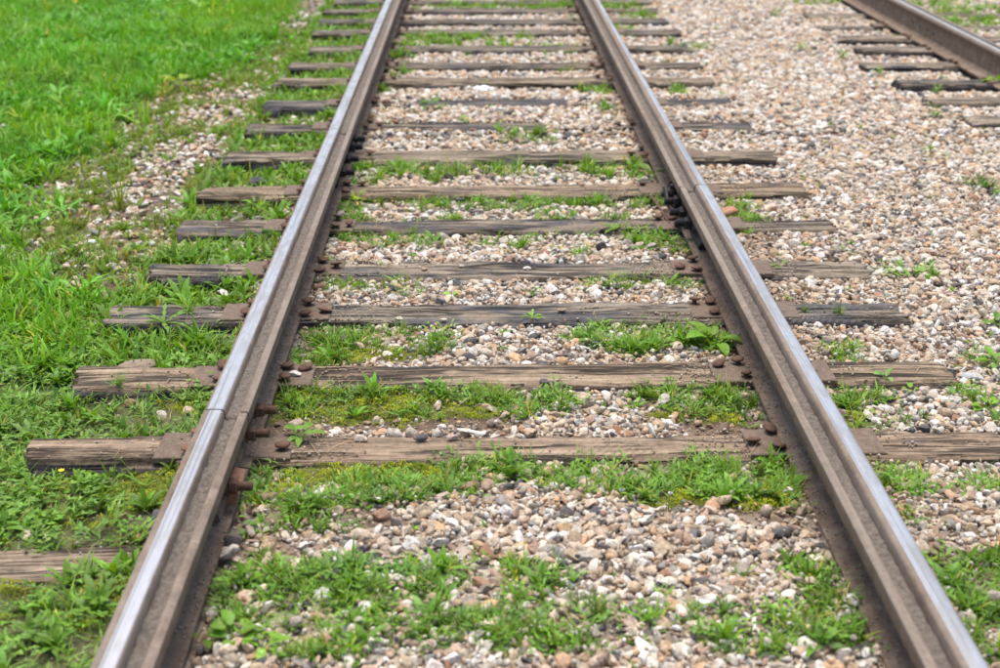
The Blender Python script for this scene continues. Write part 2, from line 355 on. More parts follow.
def mat_stone(use_obj):
    m, nt, N, L, P = new_mat("stone_single" if use_obj else "stone")
    geo = nt.nodes.new("ShaderNodeNewGeometry").outputs["Position"]
    if use_obj: base = nt.nodes.new("ShaderNodeObjectInfo").outputs["Color"]
    else:
        a = nt.nodes.new("ShaderNodeAttribute"); a.attribute_name = "Col"; base = a.outputs["Color"]
    n1 = noise(nt, geo, 130, 4, 0.65)
    v = ramp(nt, n1, [(0.3, 0.62), (0.5, 0.95), (0.72, 1.2)])
    c = mix(nt, 1.0, base, v, 'MULTIPLY')
    n2 = noise(nt, geo, 60, 3)
    dust = ramp(nt, n2, [(0.5, 0.0), (0.66, 0.6)])
    c = mix(nt, dust, c, (0.24, 0.17, 0.115))
    L.new(c, P.inputs["Base Color"]); P.inputs["Roughness"].default_value = 0.8
    P.inputs["Specular IOR Level"].default_value = 0.35
    bump(nt, noise(nt, geo, 260, 4, 0.7), 0.5, 0.002, P)
    return m

def mat_leaf(name, trans=0.3, rough=0.5, obj=False):
    m, nt, N, L, P = new_mat(name)
    if obj: base = nt.nodes.new("ShaderNodeObjectInfo").outputs["Color"]
    else:
        a = nt.nodes.new("ShaderNodeAttribute"); a.attribute_name = "Col"; base = a.outputs["Color"]
    geo = nt.nodes.new("ShaderNodeNewGeometry").outputs["Position"]
    v = ramp(nt, noise(nt, geo, 90, 2), [(0.3, 0.75), (0.7, 1.2)])
    c = mix(nt, 1.0, base, v, 'MULTIPLY')
    L.new(c, P.inputs["Base Color"]); P.inputs["Roughness"].default_value = rough
    P.inputs["Specular IOR Level"].default_value = 0.35
    t = N.new("ShaderNodeBsdfTranslucent")
    tc = mix(nt, 1.0, c, (1.3, 1.25, 0.5), 'MULTIPLY'); L.new(tc, t.inputs["Color"])
    mx = N.new("ShaderNodeMixShader"); mx.inputs[0].default_value = trans
    L.new(P.outputs[0], mx.inputs[1]); L.new(t.outputs[0], mx.inputs[2])
    L.new(mx.outputs[0], N["Material Output"].inputs[0])
    return m

def mat_ground():
    m, nt, N, L, P = new_mat("soil")
    a = nt.nodes.new("ShaderNodeAttribute"); a.attribute_name = "Col"
    sp = nt.nodes.new("ShaderNodeSeparateColor"); L.new(a.outputs["Color"], sp.inputs[0])
    o = objcoord(nt)
    n1 = noise(nt, o, 9, 6, 0.7); n2 = noise(nt, o, 70, 4, 0.7)
    soil = ramp(nt, n1, [(0.25, (0.07, 0.047, 0.032)), (0.5, (0.13, 0.088, 0.06)), (0.75, (0.2, 0.145, 0.1))])
    fine = ramp(nt, n2, [(0.3, 0.6), (0.7, 1.35)])
    soil = mix(nt, 1.0, soil, fine, 'MULTIPLY')
    vo = nt.nodes.new("ShaderNodeTexVoronoi"); vo.inputs["Scale"].default_value = 36; L.new(o, vo.inputs["Vector"])
    vc = ramp(nt, nt_sep(nt, vo.outputs["Color"]), [(0.0, (0.1, 0.1, 0.11)), (0.25, (0.28, 0.2, 0.15)), (0.55, (0.42, 0.35, 0.28)), (1.0, (0.6, 0.55, 0.5))])
    c = mix(nt, sp.outputs[2], soil, vc)
    green = ramp(nt, n2, [(0.3, (0.03, 0.06, 0.012)), (0.7, (0.08, 0.15, 0.025))])
    c = mix(nt, sp.outputs[0], c, green)
    moss = ramp(nt, n2, [(0.3, (0.05, 0.065, 0.008)), (0.7, (0.13, 0.16, 0.015))])
    edge = math_n(nt, 'ADD', sp.outputs[1], math_n(nt, 'MULTIPLY', math_n(nt, 'SUBTRACT', noise(nt, o, 30, 4), 0.5), 1.6))
    mk = ramp(nt, edge, [(0.42, 0.0), (0.6, 1.0)])
    c = mix(nt, mk, c, moss)
    L.new(c, P.inputs["Base Color"]); P.inputs["Roughness"].default_value = 0.95
    b = bump(nt, n2, 0.8, 0.01, None)
    bump(nt, noise(nt, o, 400, 3), 0.6, 0.002, P, b)
    return m

def nt_sep(nt, c):
    s = nt.nodes.new("ShaderNodeSeparateColor"); nt.links.new(c, s.inputs[0]); return s.outputs[0]

def mat_wood():
    m, nt, N, L, P = new_mat("weathered_wood")
    oi = nt.nodes.new("ShaderNodeObjectInfo")
    o = objcoord(nt)
    add = N.new("ShaderNodeVectorMath"); add.operation = 'ADD'
    rv = N.new("ShaderNodeCombineXYZ")
    L.new(math_n(nt, 'MULTIPLY', oi.outputs["Random"], 37.0), rv.inputs[0]); L.new(math_n(nt, 'MULTIPLY', oi.outputs["Random"], 11.0), rv.inputs[1])
    L.new(o, add.inputs[0]); L.new(rv.outputs[0], add.inputs[1])
    q = add.outputs[0]
    wv = N.new("ShaderNodeVectorMath"); wv.operation = 'MULTIPLY_ADD'   # slight waviness of the grain
    wn_ = N.new("ShaderNodeTexNoise"); wn_.inputs["Scale"].default_value = 2.2; L.new(q, wn_.inputs["Vector"])
    L.new(wn_.outputs["Color"], wv.inputs[0]); wv.inputs[1].default_value = (0, 0.045, 0.02); L.new(q, wv.inputs[2])
    w = wv.outputs[0]
    fine = noise(nt, mapped(nt, w, (5, 160, 110)), 1, 5, 0.7)
    streak = noise(nt, mapped(nt, w, (1.6, 26, 26)), 1, 4, 0.6)
    base = ramp(nt, streak, [(0.25, (0.095, 0.078, 0.06)), (0.48, (0.22, 0.183, 0.143)), (0.75, (0.36, 0.315, 0.255))])
    c = mix(nt, 1.0, base, ramp(nt, fine, [(0.28, 0.42), (0.5, 0.95), (0.75, 1.35)]), 'MULTIPLY')
    c = mix(nt, 1.0, c, oi.outputs["Color"], 'MULTIPLY')
    # tar patches, amount carried by the object's colour alpha
    patch = math_n(nt, 'ADD', noise(nt, mapped(nt, w, (2.2, 9, 9)), 1, 4, 0.65), math_n(nt, 'SUBTRACT', oi.outputs["Alpha"], 0.455))
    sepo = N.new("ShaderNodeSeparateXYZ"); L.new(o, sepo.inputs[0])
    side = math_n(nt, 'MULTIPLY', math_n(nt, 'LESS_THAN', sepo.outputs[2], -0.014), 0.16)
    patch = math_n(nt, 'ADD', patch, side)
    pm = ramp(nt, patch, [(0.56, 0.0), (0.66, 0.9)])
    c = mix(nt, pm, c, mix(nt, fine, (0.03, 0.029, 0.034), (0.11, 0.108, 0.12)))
    # brown rain-washed soil film
    c = mix(nt, ramp(nt, noise(nt, q, 7, 5, 0.7), [(0.56, 0.0), (0.72, 0.5)]), c, (0.17, 0.12, 0.082))
    # drying cracks
    cr = noise(nt, mapped(nt, w, (0.9, 15, 12)), 1, 3, 0.5, 0.3)
    ca = math_n(nt, 'ABSOLUTE', math_n(nt, 'SUBTRACT', cr, 0.5))
    crm = ramp(nt, ca, [(0.0, 0.0), (0.02, 0.25), (0.036, 1.0)])
    gate = ramp(nt, noise(nt, mapped(nt, q, (2.3, 8, 8)), 1, 3), [(0.36, 1.0), (0.45, 0.0)])
    crm = mix(nt, gate, crm, (1, 1, 1), 'MIX') if False else mix(nt, 1.0, crm, gate, 'SCREEN')
    cr2 = noise(nt, mapped(nt, w, (1.7, 44, 34)), 1, 3, 0.6, 0.2)
    ca2 = ramp(nt, math_n(nt, 'ABSOLUTE', math_n(nt, 'SUBTRACT', cr2, 0.5)), [(0.0, 0.0), (0.05, 1.0)])
    gate2 = ramp(nt, noise(nt, mapped(nt, q, (3.5, 14, 8)), 1, 3), [(0.42, 1.0), (0.56, 0.0)])
    crm2 = mix(nt, 1.0, ca2, gate2, 'SCREEN')
    crm = mix(nt, 1.0, crm, ramp(nt, nt_sep(nt, crm2), [(0.0, 0.35), (0.9, 1.0)]), 'MULTIPLY')
    c = mix(nt, 1.0, c, ramp(nt, nt_sep(nt, crm), [(0.0, 0.10), (0.9, 1.0)]), 'MULTIPLY')
    c = mix(nt, 1.0, c, ramp(nt, noise(nt, q, 45, 5, 0.8), [(0.3, 0.62), (0.55, 1.05), (0.75, 1.3)]), 'MULTIPLY')
    L.new(c, P.inputs["Base Color"]); P.inputs["Roughness"].default_value = 0.82
    P.inputs["Specular IOR Level"].default_value = 0.3
    b = bump(nt, crm, 1.0, 0.009, None)
    b = bump(nt, fine, 0.7, 0.003, None, b)
    # saw marks across some of the timber
    wa = N.new("ShaderNodeTexWave"); wa.inputs["Scale"].default_value = 17; wa.inputs["Distortion"].default_value = 1.5
    rot = N.new("ShaderNodeMapping"); rot.inputs["Rotation"].default_value = (0, 0, 0.75); L.new(o, rot.inputs["Vector"]); L.new(rot.outputs[0], wa.inputs["Vector"])
    sg = math_n(nt, 'MULTIPLY', wa.outputs["Fac"], ramp(nt, noise(nt, q, 1.7, 2), [(0.5, 0.0), (0.6, 1.0)]))
    bump(nt, sg, 0.6, 0.005, P, b)
    return m

def mat_rail():
    m, nt, N, L, P = new_mat("rail_steel")
    a = nt.nodes.new("ShaderNodeAttribute"); a.attribute_name = "Col"
    sp = nt.nodes.new("ShaderNodeSeparateColor"); L.new(a.outputs["Color"], sp.inputs[0])
    o = objcoord(nt)
    n1 = noise(nt, o, 14, 6, 0.7); n2 = noise(nt, o, 120, 4, 0.7)
    nl = noise(nt, mapped(nt, o, (30, 1.2, 30)), 1, 4, 0.6)
    rust = ramp(nt, n1, [(0.25, (0.085, 0.056, 0.038)), (0.46, (0.145, 0.103, 0.074)), (0.56, (0.18, 0.132, 0.098)), (0.72, (0.26, 0.195, 0.145))])
    rust = mix(nt, 1.0, rust, ramp(nt, n2, [(0.3, 0.72), (0.7, 1.2)]), 'MULTIPLY')
    rust = mix(nt, ramp(nt, nl, [(0.5, 0.0), (0.7, 0.55)]), rust, (0.15, 0.085, 0.05))
    rust = mix(nt, ramp(nt, noise(nt, o, 45, 5, 0.75), [(0.56, 0.0), (0.64, 0.6)]), rust, (0.07, 0.05, 0.04))
    grey = mix(nt, n2, (0.17, 0.15, 0.13), (0.32, 0.295, 0.265))
    gm = math_n(nt, 'ADD', sp.outputs[1], math_n(nt, 'MULTIPLY', math_n(nt, 'SUBTRACT', nl, 0.5), 0.8))
    gmask = ramp(nt, gm, [(0.35, 0.0), (0.75, 1.0)])
    c = mix(nt, gmask, rust, grey)
    # polished running band
    wob = math_n(nt, 'MULTIPLY', math_n(nt, 'SUBTRACT', noise(nt, mapped(nt, o, (8, 5, 8)), 1, 5, 0.7), 0.5), 0.3)
    sh = math_n(nt, 'ADD', sp.outputs[0], wob)
    sm = ramp(nt, sh, [(0.42, 0.0), (0.55, 1.0)])
    scr = noise(nt, mapped(nt, o, (500, 6, 100)), 1, 3, 0.6)
    cloud = noise(nt, mapped(nt, o, (40, 9, 9)), 1, 4, 0.6)
    steel = mix(nt, scr, (0.52, 0.51, 0.50), (0.74, 0.735, 0.72))
    steel = mix(nt, ramp(nt, cloud, [(0.42, 0.0), (0.62, 0.75)]), steel, (0.38, 0.37, 0.36))
    ln = noise(nt, mapped(nt, o, (160, 1.1, 60)), 1, 3, 0.6)
    steel = mix(nt, ramp(nt, ln, [(0.52, 0.0), (0.62, 0.6)]), steel, (0.26, 0.25, 0.24))
    c = mix(nt, sm, c, steel)
    L.new(c, P.inputs["Base Color"])
    L.new(math_n(nt, 'MULTIPLY', nt_sep(nt, sm), 0.92), P.inputs["Metallic"])
    rr = math_n(nt, 'SUBTRACT', 0.78, math_n(nt, 'MULTIPLY', nt_sep(nt, sm), 0.55))
    rr = math_n(nt, 'ADD', rr, math_n(nt, 'MULTIPLY', cloud, 0.3))
    L.new(rr, P.inputs["Roughness"])
    inv = math_n(nt, 'SUBTRACT', 1.0, nt_sep(nt, sm))
    hh = math_n(nt, 'MULTIPLY', noise(nt, o, 180, 5, 0.7), inv)
    bump(nt, hh, 0.5, 0.0025, P)
    return m

def mat_rust(name, cols, rough=0.8, sc=60, bs=0.6):
    m, nt, N, L, P = new_mat(name)
    o = nt.nodes.new("ShaderNodeNewGeometry").outputs["Position"]
    n1 = noise(nt, o, sc, 5, 0.7)
    c = ramp(nt, n1, [(0.28, cols[0]), (0.5, cols[1]), (0.74, cols[2])])
    L.new(c, P.inputs["Base Color"]); P.inputs["Roughness"].default_value = rough
    P.inputs["Specular IOR Level"].default_value = 0.3
    bump(nt, noise(nt, o, sc * 5, 4, 0.7), bs, 0.002, P)
    return m

M_stone = mat_stone(False); M_stone1 = mat_stone(True)
M_leaf = mat_leaf("leaf"); M_leaf1 = mat_leaf("leaf_single", obj=True)
M_moss = mat_leaf("moss", 0.1, 0.9)
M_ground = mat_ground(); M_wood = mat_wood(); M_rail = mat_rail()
M_plate = mat_rust("plate_rust", [(0.085, 0.060, 0.046), (0.14, 0.103, 0.08), (0.21, 0.165, 0.13)])
M_spike = mat_rust("spike_rust", [(0.05, 0.028, 0.02), (0.11, 0.062, 0.045), (0.17, 0.1, 0.072)])
M_spike_or = mat_rust("spike_rust_orange", [(0.11, 0.05, 0.03), (0.2, 0.1, 0.062), (0.26, 0.15, 0.1)])
M_black = mat_rust("oily_steel", [(0.008, 0.009, 0.013), (0.017, 0.018, 0.024), (0.05, 0.04, 0.035)], 0.5)
M_dirt = mat_rust("groove_dirt", [(0.055, 0.048, 0.043), (0.13, 0.112, 0.098), (0.22, 0.19, 0.165)], 0.95, 90, 0.9)
M_straw = mat_rust("straw", [(0.25, 0.18, 0.1), (0.36, 0.27, 0.16), (0.45, 0.36, 0.22)], 0.8)
M_yellow = mat_rust("petals", [(0.7, 0.5, 0.02), (0.8, 0.6, 0.03), (0.8, 0.6, 0.03)], 0.6)
M_brick = mat_rust("brick", [(0.25, 0.12, 0.07), (0.36, 0.19, 0.12), (0.42, 0.25, 0.17)], 0.9)

# ---------------------------------------------------------------- where things are
# sleepers: back edge y, width, top z, left x, right x, tint, tar amount, label
SL = [
 (2.925, 0.155, -.030, -1.230, 1.425, (1.1, 1.0, .92), .40, 'nearest sleeper, buried in stones, only a bare brown end showing left of the left rail'),
 (3.475, 0.168, .000, -1.215, 1.445, (1.05, .92, .82), .42, 'brown full sleeper nearest the camera, scattered with small stones and soil'),
 (3.955, 0.163, .002, -1.225, 1.430, (1.12, 1.0, .88), .46, 'second full sleeper from the front, light brown with slanting saw marks'),
 (4.510, 0.183, .003, -1.255, 1.435, (.95, .95, .95), .56, 'third full sleeper from the front, grey with blue-black tar on both ends'),
 (4.970, 0.178, .000, -1.220, 1.435, (1.0, .97, .93), .54, 'fourth full sleeper from the front, cracked with a dark tarred left half'),
 (5.525, 0.173, .000, -1.225, 1.445, (.9, .86, .82), .53, 'fifth full sleeper from the front, grey brown with weeds over its front edge'),
 (6.065, 0.198, .003, -1.235, 1.450, (1.12, 1.0, .86), .46, 'sixth full sleeper from the front, warm brown, beside the black bolts of the right joint'),
 (6.700, 0.203, .006, -1.225, 1.435, (1.12, 1.08, 1.0), .44, 'seventh full sleeper, pale top and dark front face, crossing at the far left rail joint'),
 (7.335, 0.193, -.002, -1.220, 1.445, (.85, .82, .8), .52, 'far sleeper with most of its middle covered by stones'),
 (7.925, 0.193, -.001, -1.215, 1.440, (.75, .75, .8), .66, 'far dark tarred sleeper with only a short black stretch clear of the gravel'),
 (8.565, 0.203, .006, -1.230, 1.430, (1.12, 1.05, .95), .44, 'far pale sleeper directly beyond the dark tarred one, a white scrap before it'),
 (9.105, 0.193, .003, -1.225, 1.435, (1.0, .95, .9), .5, 'far sleeper second beyond the dark tarred one'),
 (9.730, 0.193, .003, -1.160, 1.455, (.95, .95, .9), .5, 'far sleeper third beyond the dark tarred one, grass on its middle'),
 (10.42, 0.193, .005, -1.215, 1.480, (1.0, .97, .95), .5, 'far sleeper fourth beyond the dark tarred one'),
 (10.95, 0.193, .004, -1.225, 1.455, (.9, .9, .9), .52, 'far sleeper third from the top of the photo'),
 (11.50, 0.193, .003, -1.245, 1.450, (.95, .9, .9), .5, 'far sleeper second from the top of the photo'),
 (12.02, 0.193, .003, -1.215, 1.450, (.9, .9, .9), .5, 'farthest sleeper of the main track at the top edge of the photo'),
]
SL2 = [
 (11.30, 0.173, -0.012, 2.60, 5.30, (1.08, 1.08, 1.03), .5, 'farthest sleeper of the second track, nearly covered by gravel'),
 (10.66, 0.173, -0.010, 2.58, 5.30, (1.08, 1.08, 1.08), .5, 'second track sleeper mostly under gravel, second farthest'),
 (10.07, 0.183, 0.009, 2.57, 5.30, (1.23, 1.18, 1.13), .48, 'brown second track sleeper third from the top of the photo'),
 (9.60, 0.183, 0.015, 2.60, 5.30, (1.18, 1.13, 1.10), .52, 'second track sleeper beside the rail joint, fourth from the top of the photo'),
 (9.03, 0.173, 0.009, 2.47, 5.20, (1.13, 1.10, 1.06), .5, 'longest reaching second track sleeper with a green weed at its edge'),
 (8.42, 0.183, 0.015, 2.53, 5.25, (0.98, 0.96, 0.96), .56, 'darkest sleeper of the second track, third nearest of that track'),
 (7.86, 0.193, 0.026, 2.54, 5.25, (1.28, 1.26, 1.18), .42, 'pale grey second track sleeper, second nearest of that track'),
 (7.36, 0.193, 0.028, 2.60, 5.30, (1.28, 1.26, 1.20), .42, 'nearest sleeper of the second track, cut by the right edge'),
]
XL, XR, X2 = -0.655, 0.862, 3.19        # gauge corners of the three rails

EX = np.array([e[1] for e in EDGE]); EY = np.array([e[0] for e in EDGE])
_o = np.argsort(EY); EX = EX[_o]; EY = EY[_o]

def field(kind, x, y, warp=True):
    x = np.asarray(x, float); y = np.asarray(y, float)
    if warp:
        xw = x + (fbm(x * 9, y * 9, 51) - .5) * .12; yw = y + (fbm(x * 9, y * 9, 61) - .5) * .12
    else: xw, yw = x, y
    v = np.zeros_like(xw)
    for k, bx, by, rx, ry, d in BLOBS:
        if k != kind: continue
        r2 = ((xw - bx) / rx) ** 2 + ((yw - by) / ry) ** 2
        v = np.maximum(v, d * (1 - sstep(.55, 1.35, r2)))
    return v

def lawn(x, y):
    """0..1 lawn at the left"""
    e = np.interp(y, EY, EX)
    n = (fbm(x * 3, y * 3, 5) - .5) * .5
    far = 1 - sstep(-.30, .05, x - e + n)
    near = (1 - sstep(4.15, 4.5, y + n * .5)) * (x < -.72)
    near_d = near * (.55 + .45 * (x < -1.15))
    return np.maximum(far * (y > 3.9), near_d)

def in_sleeper(x, y, m=0.0):
    r = np.zeros(np.shape(x), bool)
    for (yb, w, zt, a, b, *_r) in SL + SL2:
        r |= (x > a - m) & (x < b + m) & (y > yb - w - m) & (y < yb + m)
    return r

def in_rail(x, y, m=0.0):
    return ((x > XL - .115 - m) & (x < XL + .053 + m)) | ((x > XR - .053 - m) & (x < XR + .115 + m)) | ((x > X2 - .115 - m) & (x < X2 + .053 + m))

def c1_(x, y): return sstep(7.0, 7.12, y) * (1 - sstep(8.0, 8.25, y)) * sstep(-.7, -.5, x)
def height(x, y):
    x = np.asarray(x, float); y = np.asarray(y, float)
    z = np.full(np.broadcast(x, y).shape, -.024)
    z = z - .030 * (1 - sstep(-1.05, -.72, x))
    z = z - .012 * sstep(5.4, 6.2, y) * (1 - c1_(x, y)) - .004 * sstep(2.3, 2.5, x)
    z = z + .004 * sstep(1.4, 2.0, x) * (1 - sstep(2.3, 2.5, x))
    bay0 = (1 - sstep(3.02, 3.24, y)) * sstep(-.62, -.5, x)
    z = z + .026 * bay0 + .022 * (1 - sstep(2.74, 2.80, y)) * (1 - sstep(-.8, -.65, x))
    c1 = sstep(7.0, 7.12, y) * (1 - sstep(8.0, 8.25, y)) * sstep(-.7, -.5, x)
    z = z + .014 * c1
    z = z + (fbm(x * 2.2, y * 2.2, 3) - .5) * .018 + (fbm(x * 14, y * 14, 9) - .5) * .008
    z = z + .006 * field('m', x, y)
    # the soil stays clear of the timber tops and tie plates
    ins = in_sleeper(x, y, .0) & ~((y < 3.0) & (x > -.75))
    return np.where(ins, np.minimum(z, -.019), z)

def in_view(x, y, m=.45):
    half = .362 * (.931 * y + .6) + m
    return (np.abs(x - .015 * y) < half) & (y > 1.95) & (y < 13.2)

# ---------------------------------------------------------------- ground
def axis_pts(segs):
    out = []
    for a, b, s in segs: out += list(np.arange(a, b, s))
    return np.array(out)
gx = np.concatenate([[-400, -150, -60, -25, -14], axis_pts([(-9, -1.7, .12), (-1.7, 2.2, .03), (2.2, 9, .1)]), [9, 14, 25, 60, 150, 400]])
gy = np.concatenate([[-60, -20, -6, -1, .8], axis_pts([(1.4, 7, .03), (7, 14, .08)]), [14, 16, 20, 30, 60, 150, 400, 900]])
GX, GY = np.meshgrid(gx, gy)
GZ = height(GX, GY)
gl = lawn(GX, GY); gl = np.where((GX < -4) | ((GX < -1.5) & (GY > 13)), 1, gl)
gl = np.maximum(gl, sstep(7, 11, GX)) 
grav = np.clip(1 - sstep(-.75, -.62, -GX) * 1.0, 0, 1)
grav = np.where(GX > -.62, 1.0, 0.0)
gm = field('m', GX, GY)
grav = grav * np.clip(1 - field('d', GX, GY) * 1.1 - gm, 0, 1) * .8
gcol = np.stack([gl.ravel() * .9, gm.ravel(), grav.ravel()], 1)
ny_, nx_ = GX.shape
idx = np.arange(nx_ * ny_).reshape(ny_, nx_)
GF = np.stack([idx[:-1, :-1].ravel(), idx[:-1, 1:].ravel(), idx[1:, 1:].ravel(), idx[1:, :-1].ravel()], 1)
ground = link("ground", np_mesh("ground", np.stack([GX.ravel(), GY.ravel(), GZ.ravel()], 1), GF, M_ground, gcol))
tag(ground, kind="structure")

# ---------------------------------------------------------------- sleepers
def sleeper_mesh(L_, w, seed, nx=118):
    ps = [(-w / 2, -.15), (-w / 2, -.09), (-w / 2, -.05), (-w / 2, -.022), (-w / 2 + .001, -.009), (-w / 2 + .006, -.002)]
    nt_ = 10
    ps += [(-w / 2 + .006 + (w - .012) * k / nt_, 0.0) for k in range(1, nt_)]
    ps += [(w / 2 - .006, -.002), (w / 2 - .001, -.009), (w / 2, -.022), (w / 2, -.06), (w / 2, -.15)]
    ps = np.array(ps); n = len(ps)
    xs = np.linspace(0, L_, nx)
    xs[1] = .004; xs[2] = .014; xs[-2] = L_ - .004; xs[-3] = L_ - .014
    Xg, K = np.meshgrid(xs, np.arange(n), indexing='ij')
    Yg = ps[K, 0].copy(); Zg = ps[K, 1].copy()
    top = (Zg > -.012)
    endf = np.minimum(Xg, L_ - Xg)
    # end rounding and ragged end
    sh = np.where(endf < .003, .93, np.where(endf < .012, .985, 1.0))
    Yg *= sh; Zg = Zg - np.where(top, np.where(endf < .003, .007, np.where(endf < .012, .002, 0)), 0)
    rag = (vnoise(K * .7, 0 * K, seed) - .5) * .03
    Xo = Xg + np.where(endf < .03, rag, 0) + np.where(endf < .03, (Yg / w) * (vnoise(np.array([seed * 1.3]), np.array([0.]), 3)[0] - .5) * .06, 0)
    Zo = Zg + (fbm(Xg * 2.5, Yg * 14, seed, 3) - .5) * .018 * (Zg > -.02) + (fbm(Xg * 12, Yg * 90, seed + 9, 2) - .5) * .004 * top
    # split grooves running along the timber
    g = np.abs(fbm(Xg * 1.3, Yg * 34, seed + 20, 2) - .5)
    Zo -= top * (g < .022) * .006 * (vnoise(Xg * 3, Yg * 5, seed + 5) > .45)
    # chipped long edges
    edge = np.abs(np.abs(Yg) - w / 2) < .012
    chip = sstep(.5, .72, fbm(Xg * 9, np.sign(Yg) * 7 + 0 * Xg, seed + 30, 3))
    Zo -= top * edge * chip * .016
    Yo = Yg + (fbm(Xg * 1.6, 0 * Xg, seed + 40, 3) - .5) * .014 - np.sign(Yg) * edge * chip * .007
    V = np.stack([Xo, Yo, Zo], 2).reshape(-1, 3)
    F = []
    I = np.arange(nx * n).reshape(nx, n)
    F = [tuple(int(t) for t in q) for q in np.stack([I[:-1, :-1].ravel(), I[1:, :-1].ravel(), I[1:, 1:].ravel(), I[:-1, 1:].ravel()], 1)]
    F.append(tuple(int(t) for t in reversed(I[0]))[::-1]); F.append(tuple(int(t) for t in I[-1])[::-1])
    me = py_mesh("timber", V, F, M_wood, smooth=True)
    me.polygons[len(F) - 1].use_smooth = False; me.polygons[len(F) - 2].use_smooth = False
    return me

# tie plate with raised shoulders; spike with a broad rusty head; both shared
def plate_mesh(name, x0, x1, w=.155):
    p = [box_data(x0, x1, -w / 2, w / 2, -.008, .009, .003)]
    return py_mesh(name, *join_data(p), M_plate)
sp_shaft = box_data(-.007, .007, -.007, .007, -.02, .016, .001)
def spike_mesh(seed, mat):
    rr = random.Random(seed)
    v, f = lathe_data([(.008, .012), (.018, .0135), (.0215, .0165), (.0215, .019), (.017, .0225), (.008, .0245)], 12)
    v = [(x * (1.08 + .1 * rr.random()) + rr.uniform(-.001, .001), y * (.86 + .1 * rr.random()) + rr.uniform(-.001, .001), z + rr.uniform(-.0008, .0008)) for x, y, z in v]
    return py_mesh("spike", *join_data([sp_shaft, (v, f)]), mat, smooth=False)
SPK = [spike_mesh(i, M_spike_or if i == 5 else M_spike) for i in range(6)]
for s in SPK: s.polygons.foreach_set("use_smooth", [True] * len(s.polygons))
PL_in = plate_mesh("tie_plate", -.180, .185)

def put_plate(par, xg, s, yc, zt, seed):
    rr = random.Random(seed)
    # the plate reaches .17 inward of the gauge corner and .21 outward
    o = link("tie_plate", PL_in, par)
    o.matrix_parent_inverse = Matrix.Identity(4)
    base = par.location
    o.scale = (s, 1, 1); px = xg - s * .035 + rr.uniform(-.012, .012)
    o.location = (px - base[0], yc - base[1] + rr.uniform(-.008, .008), -zt + .0)
    o.rotation_euler = (0, 0, rr.uniform(-.03, .03))
    spots = [(.067, .052), (.067, -.05), (.128, rr.choice([-.045, .04, -.02])), (-.128, -.05), (-.128, .05)]
    if seed == 1002: spots = [(.125, -.03), (-.128, -.05), (-.128, .05)]
    if seed in (1008, 2007): spots = spots[2:]
    for (u, v) in spots:
        k = link("spike", SPK[rr.randrange(5) if not (seed == 1002 and u < 0) else 5], o)
        k.location = (s * (xg + s * u + s * rr.uniform(-.004, .006) - px), v + rr.uniform(-.008, .008), .004 + rr.uniform(-.003, .008))
        k.rotation_euler = (rr.uniform(-.28, .28), rr.uniform(-.28, .28), rr.uniform(0, 3))
        sc = rr.uniform(.92, 1.12); sc *= .9; k.scale = (sc, sc, .95)

for i, (yb, w, zt, xa, xb, tint, tar, lab) in enumerate(SL + SL2):
    main = i < len(SL)
    r = bpy.data.objects.new("railway_sleeper", None); C.objects.link(r)
    r.location = (xa, yb - w / 2, zt); r.empty_display_size = .1
    tag(r, lab, "sleeper", "wooden sleepers of the main track" if main else "wooden sleepers of the second track")
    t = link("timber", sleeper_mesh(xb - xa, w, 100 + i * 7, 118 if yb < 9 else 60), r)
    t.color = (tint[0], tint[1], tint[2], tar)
    t.rotation_euler = (0, 0, random.Random(i).uniform(-.006, .006))
    if main:
        if yb > 3.2:
            put_plate(r, XL, 1, yb - w / 2, zt, 1001 + i); put_plate(r, XR, -1, yb - w / 2, zt, 2001 + i)
    elif yb < 10.9:
        put_plate(r, X2, 1, yb - w / 2, zt, 3001 + i)

# ---------------------------------------------------------------- rails
def extrude(name, prof, cols, y0, y1, xg, s, mat, parent, seed=0, smooth=False):
    """prof: list of (u, z) going round; cols: (polish, grey) per profile point"""
    n = len(prof); ny = max(2, int((y1 - y0) / .12))
    ys = np.linspace(y0, y1, ny + 1); V = []; cl = []
    for j, y in enumerate(ys):
        dx = (vnoise(np.array([y * .8]), np.array([.5]), seed)[0] - .5) * .002
        for (u, z), c in zip(prof, cols):
            V.append((xg + s * (u) + dx, y, z)); cl.append((c[0], c[1], 0))
    F = []
    for j in range(ny):
        for i in range(n):
            k = (i + 1) % n
            q = (j * n + i, j * n + k, (j + 1) * n + k, (j + 1) * n + i)
            F.append(q if s < 0 else q[::-1])
    e0 = tuple(range(n)); e1 = tuple(range(ny * n, ny * n + n))
    F += [e0[::-1], e1] if s < 0 else [e0, e1[::-1]]
    me = py_mesh(name, V, F, mat, False, cl)
    me.polygons.foreach_set("use_smooth", [True] * (len(F) - 2) + [False] * 2)
    try: me.set_sharp_from_angle(angle=math.radians(42))
    except Exception: pass
    return link(name, me, parent)

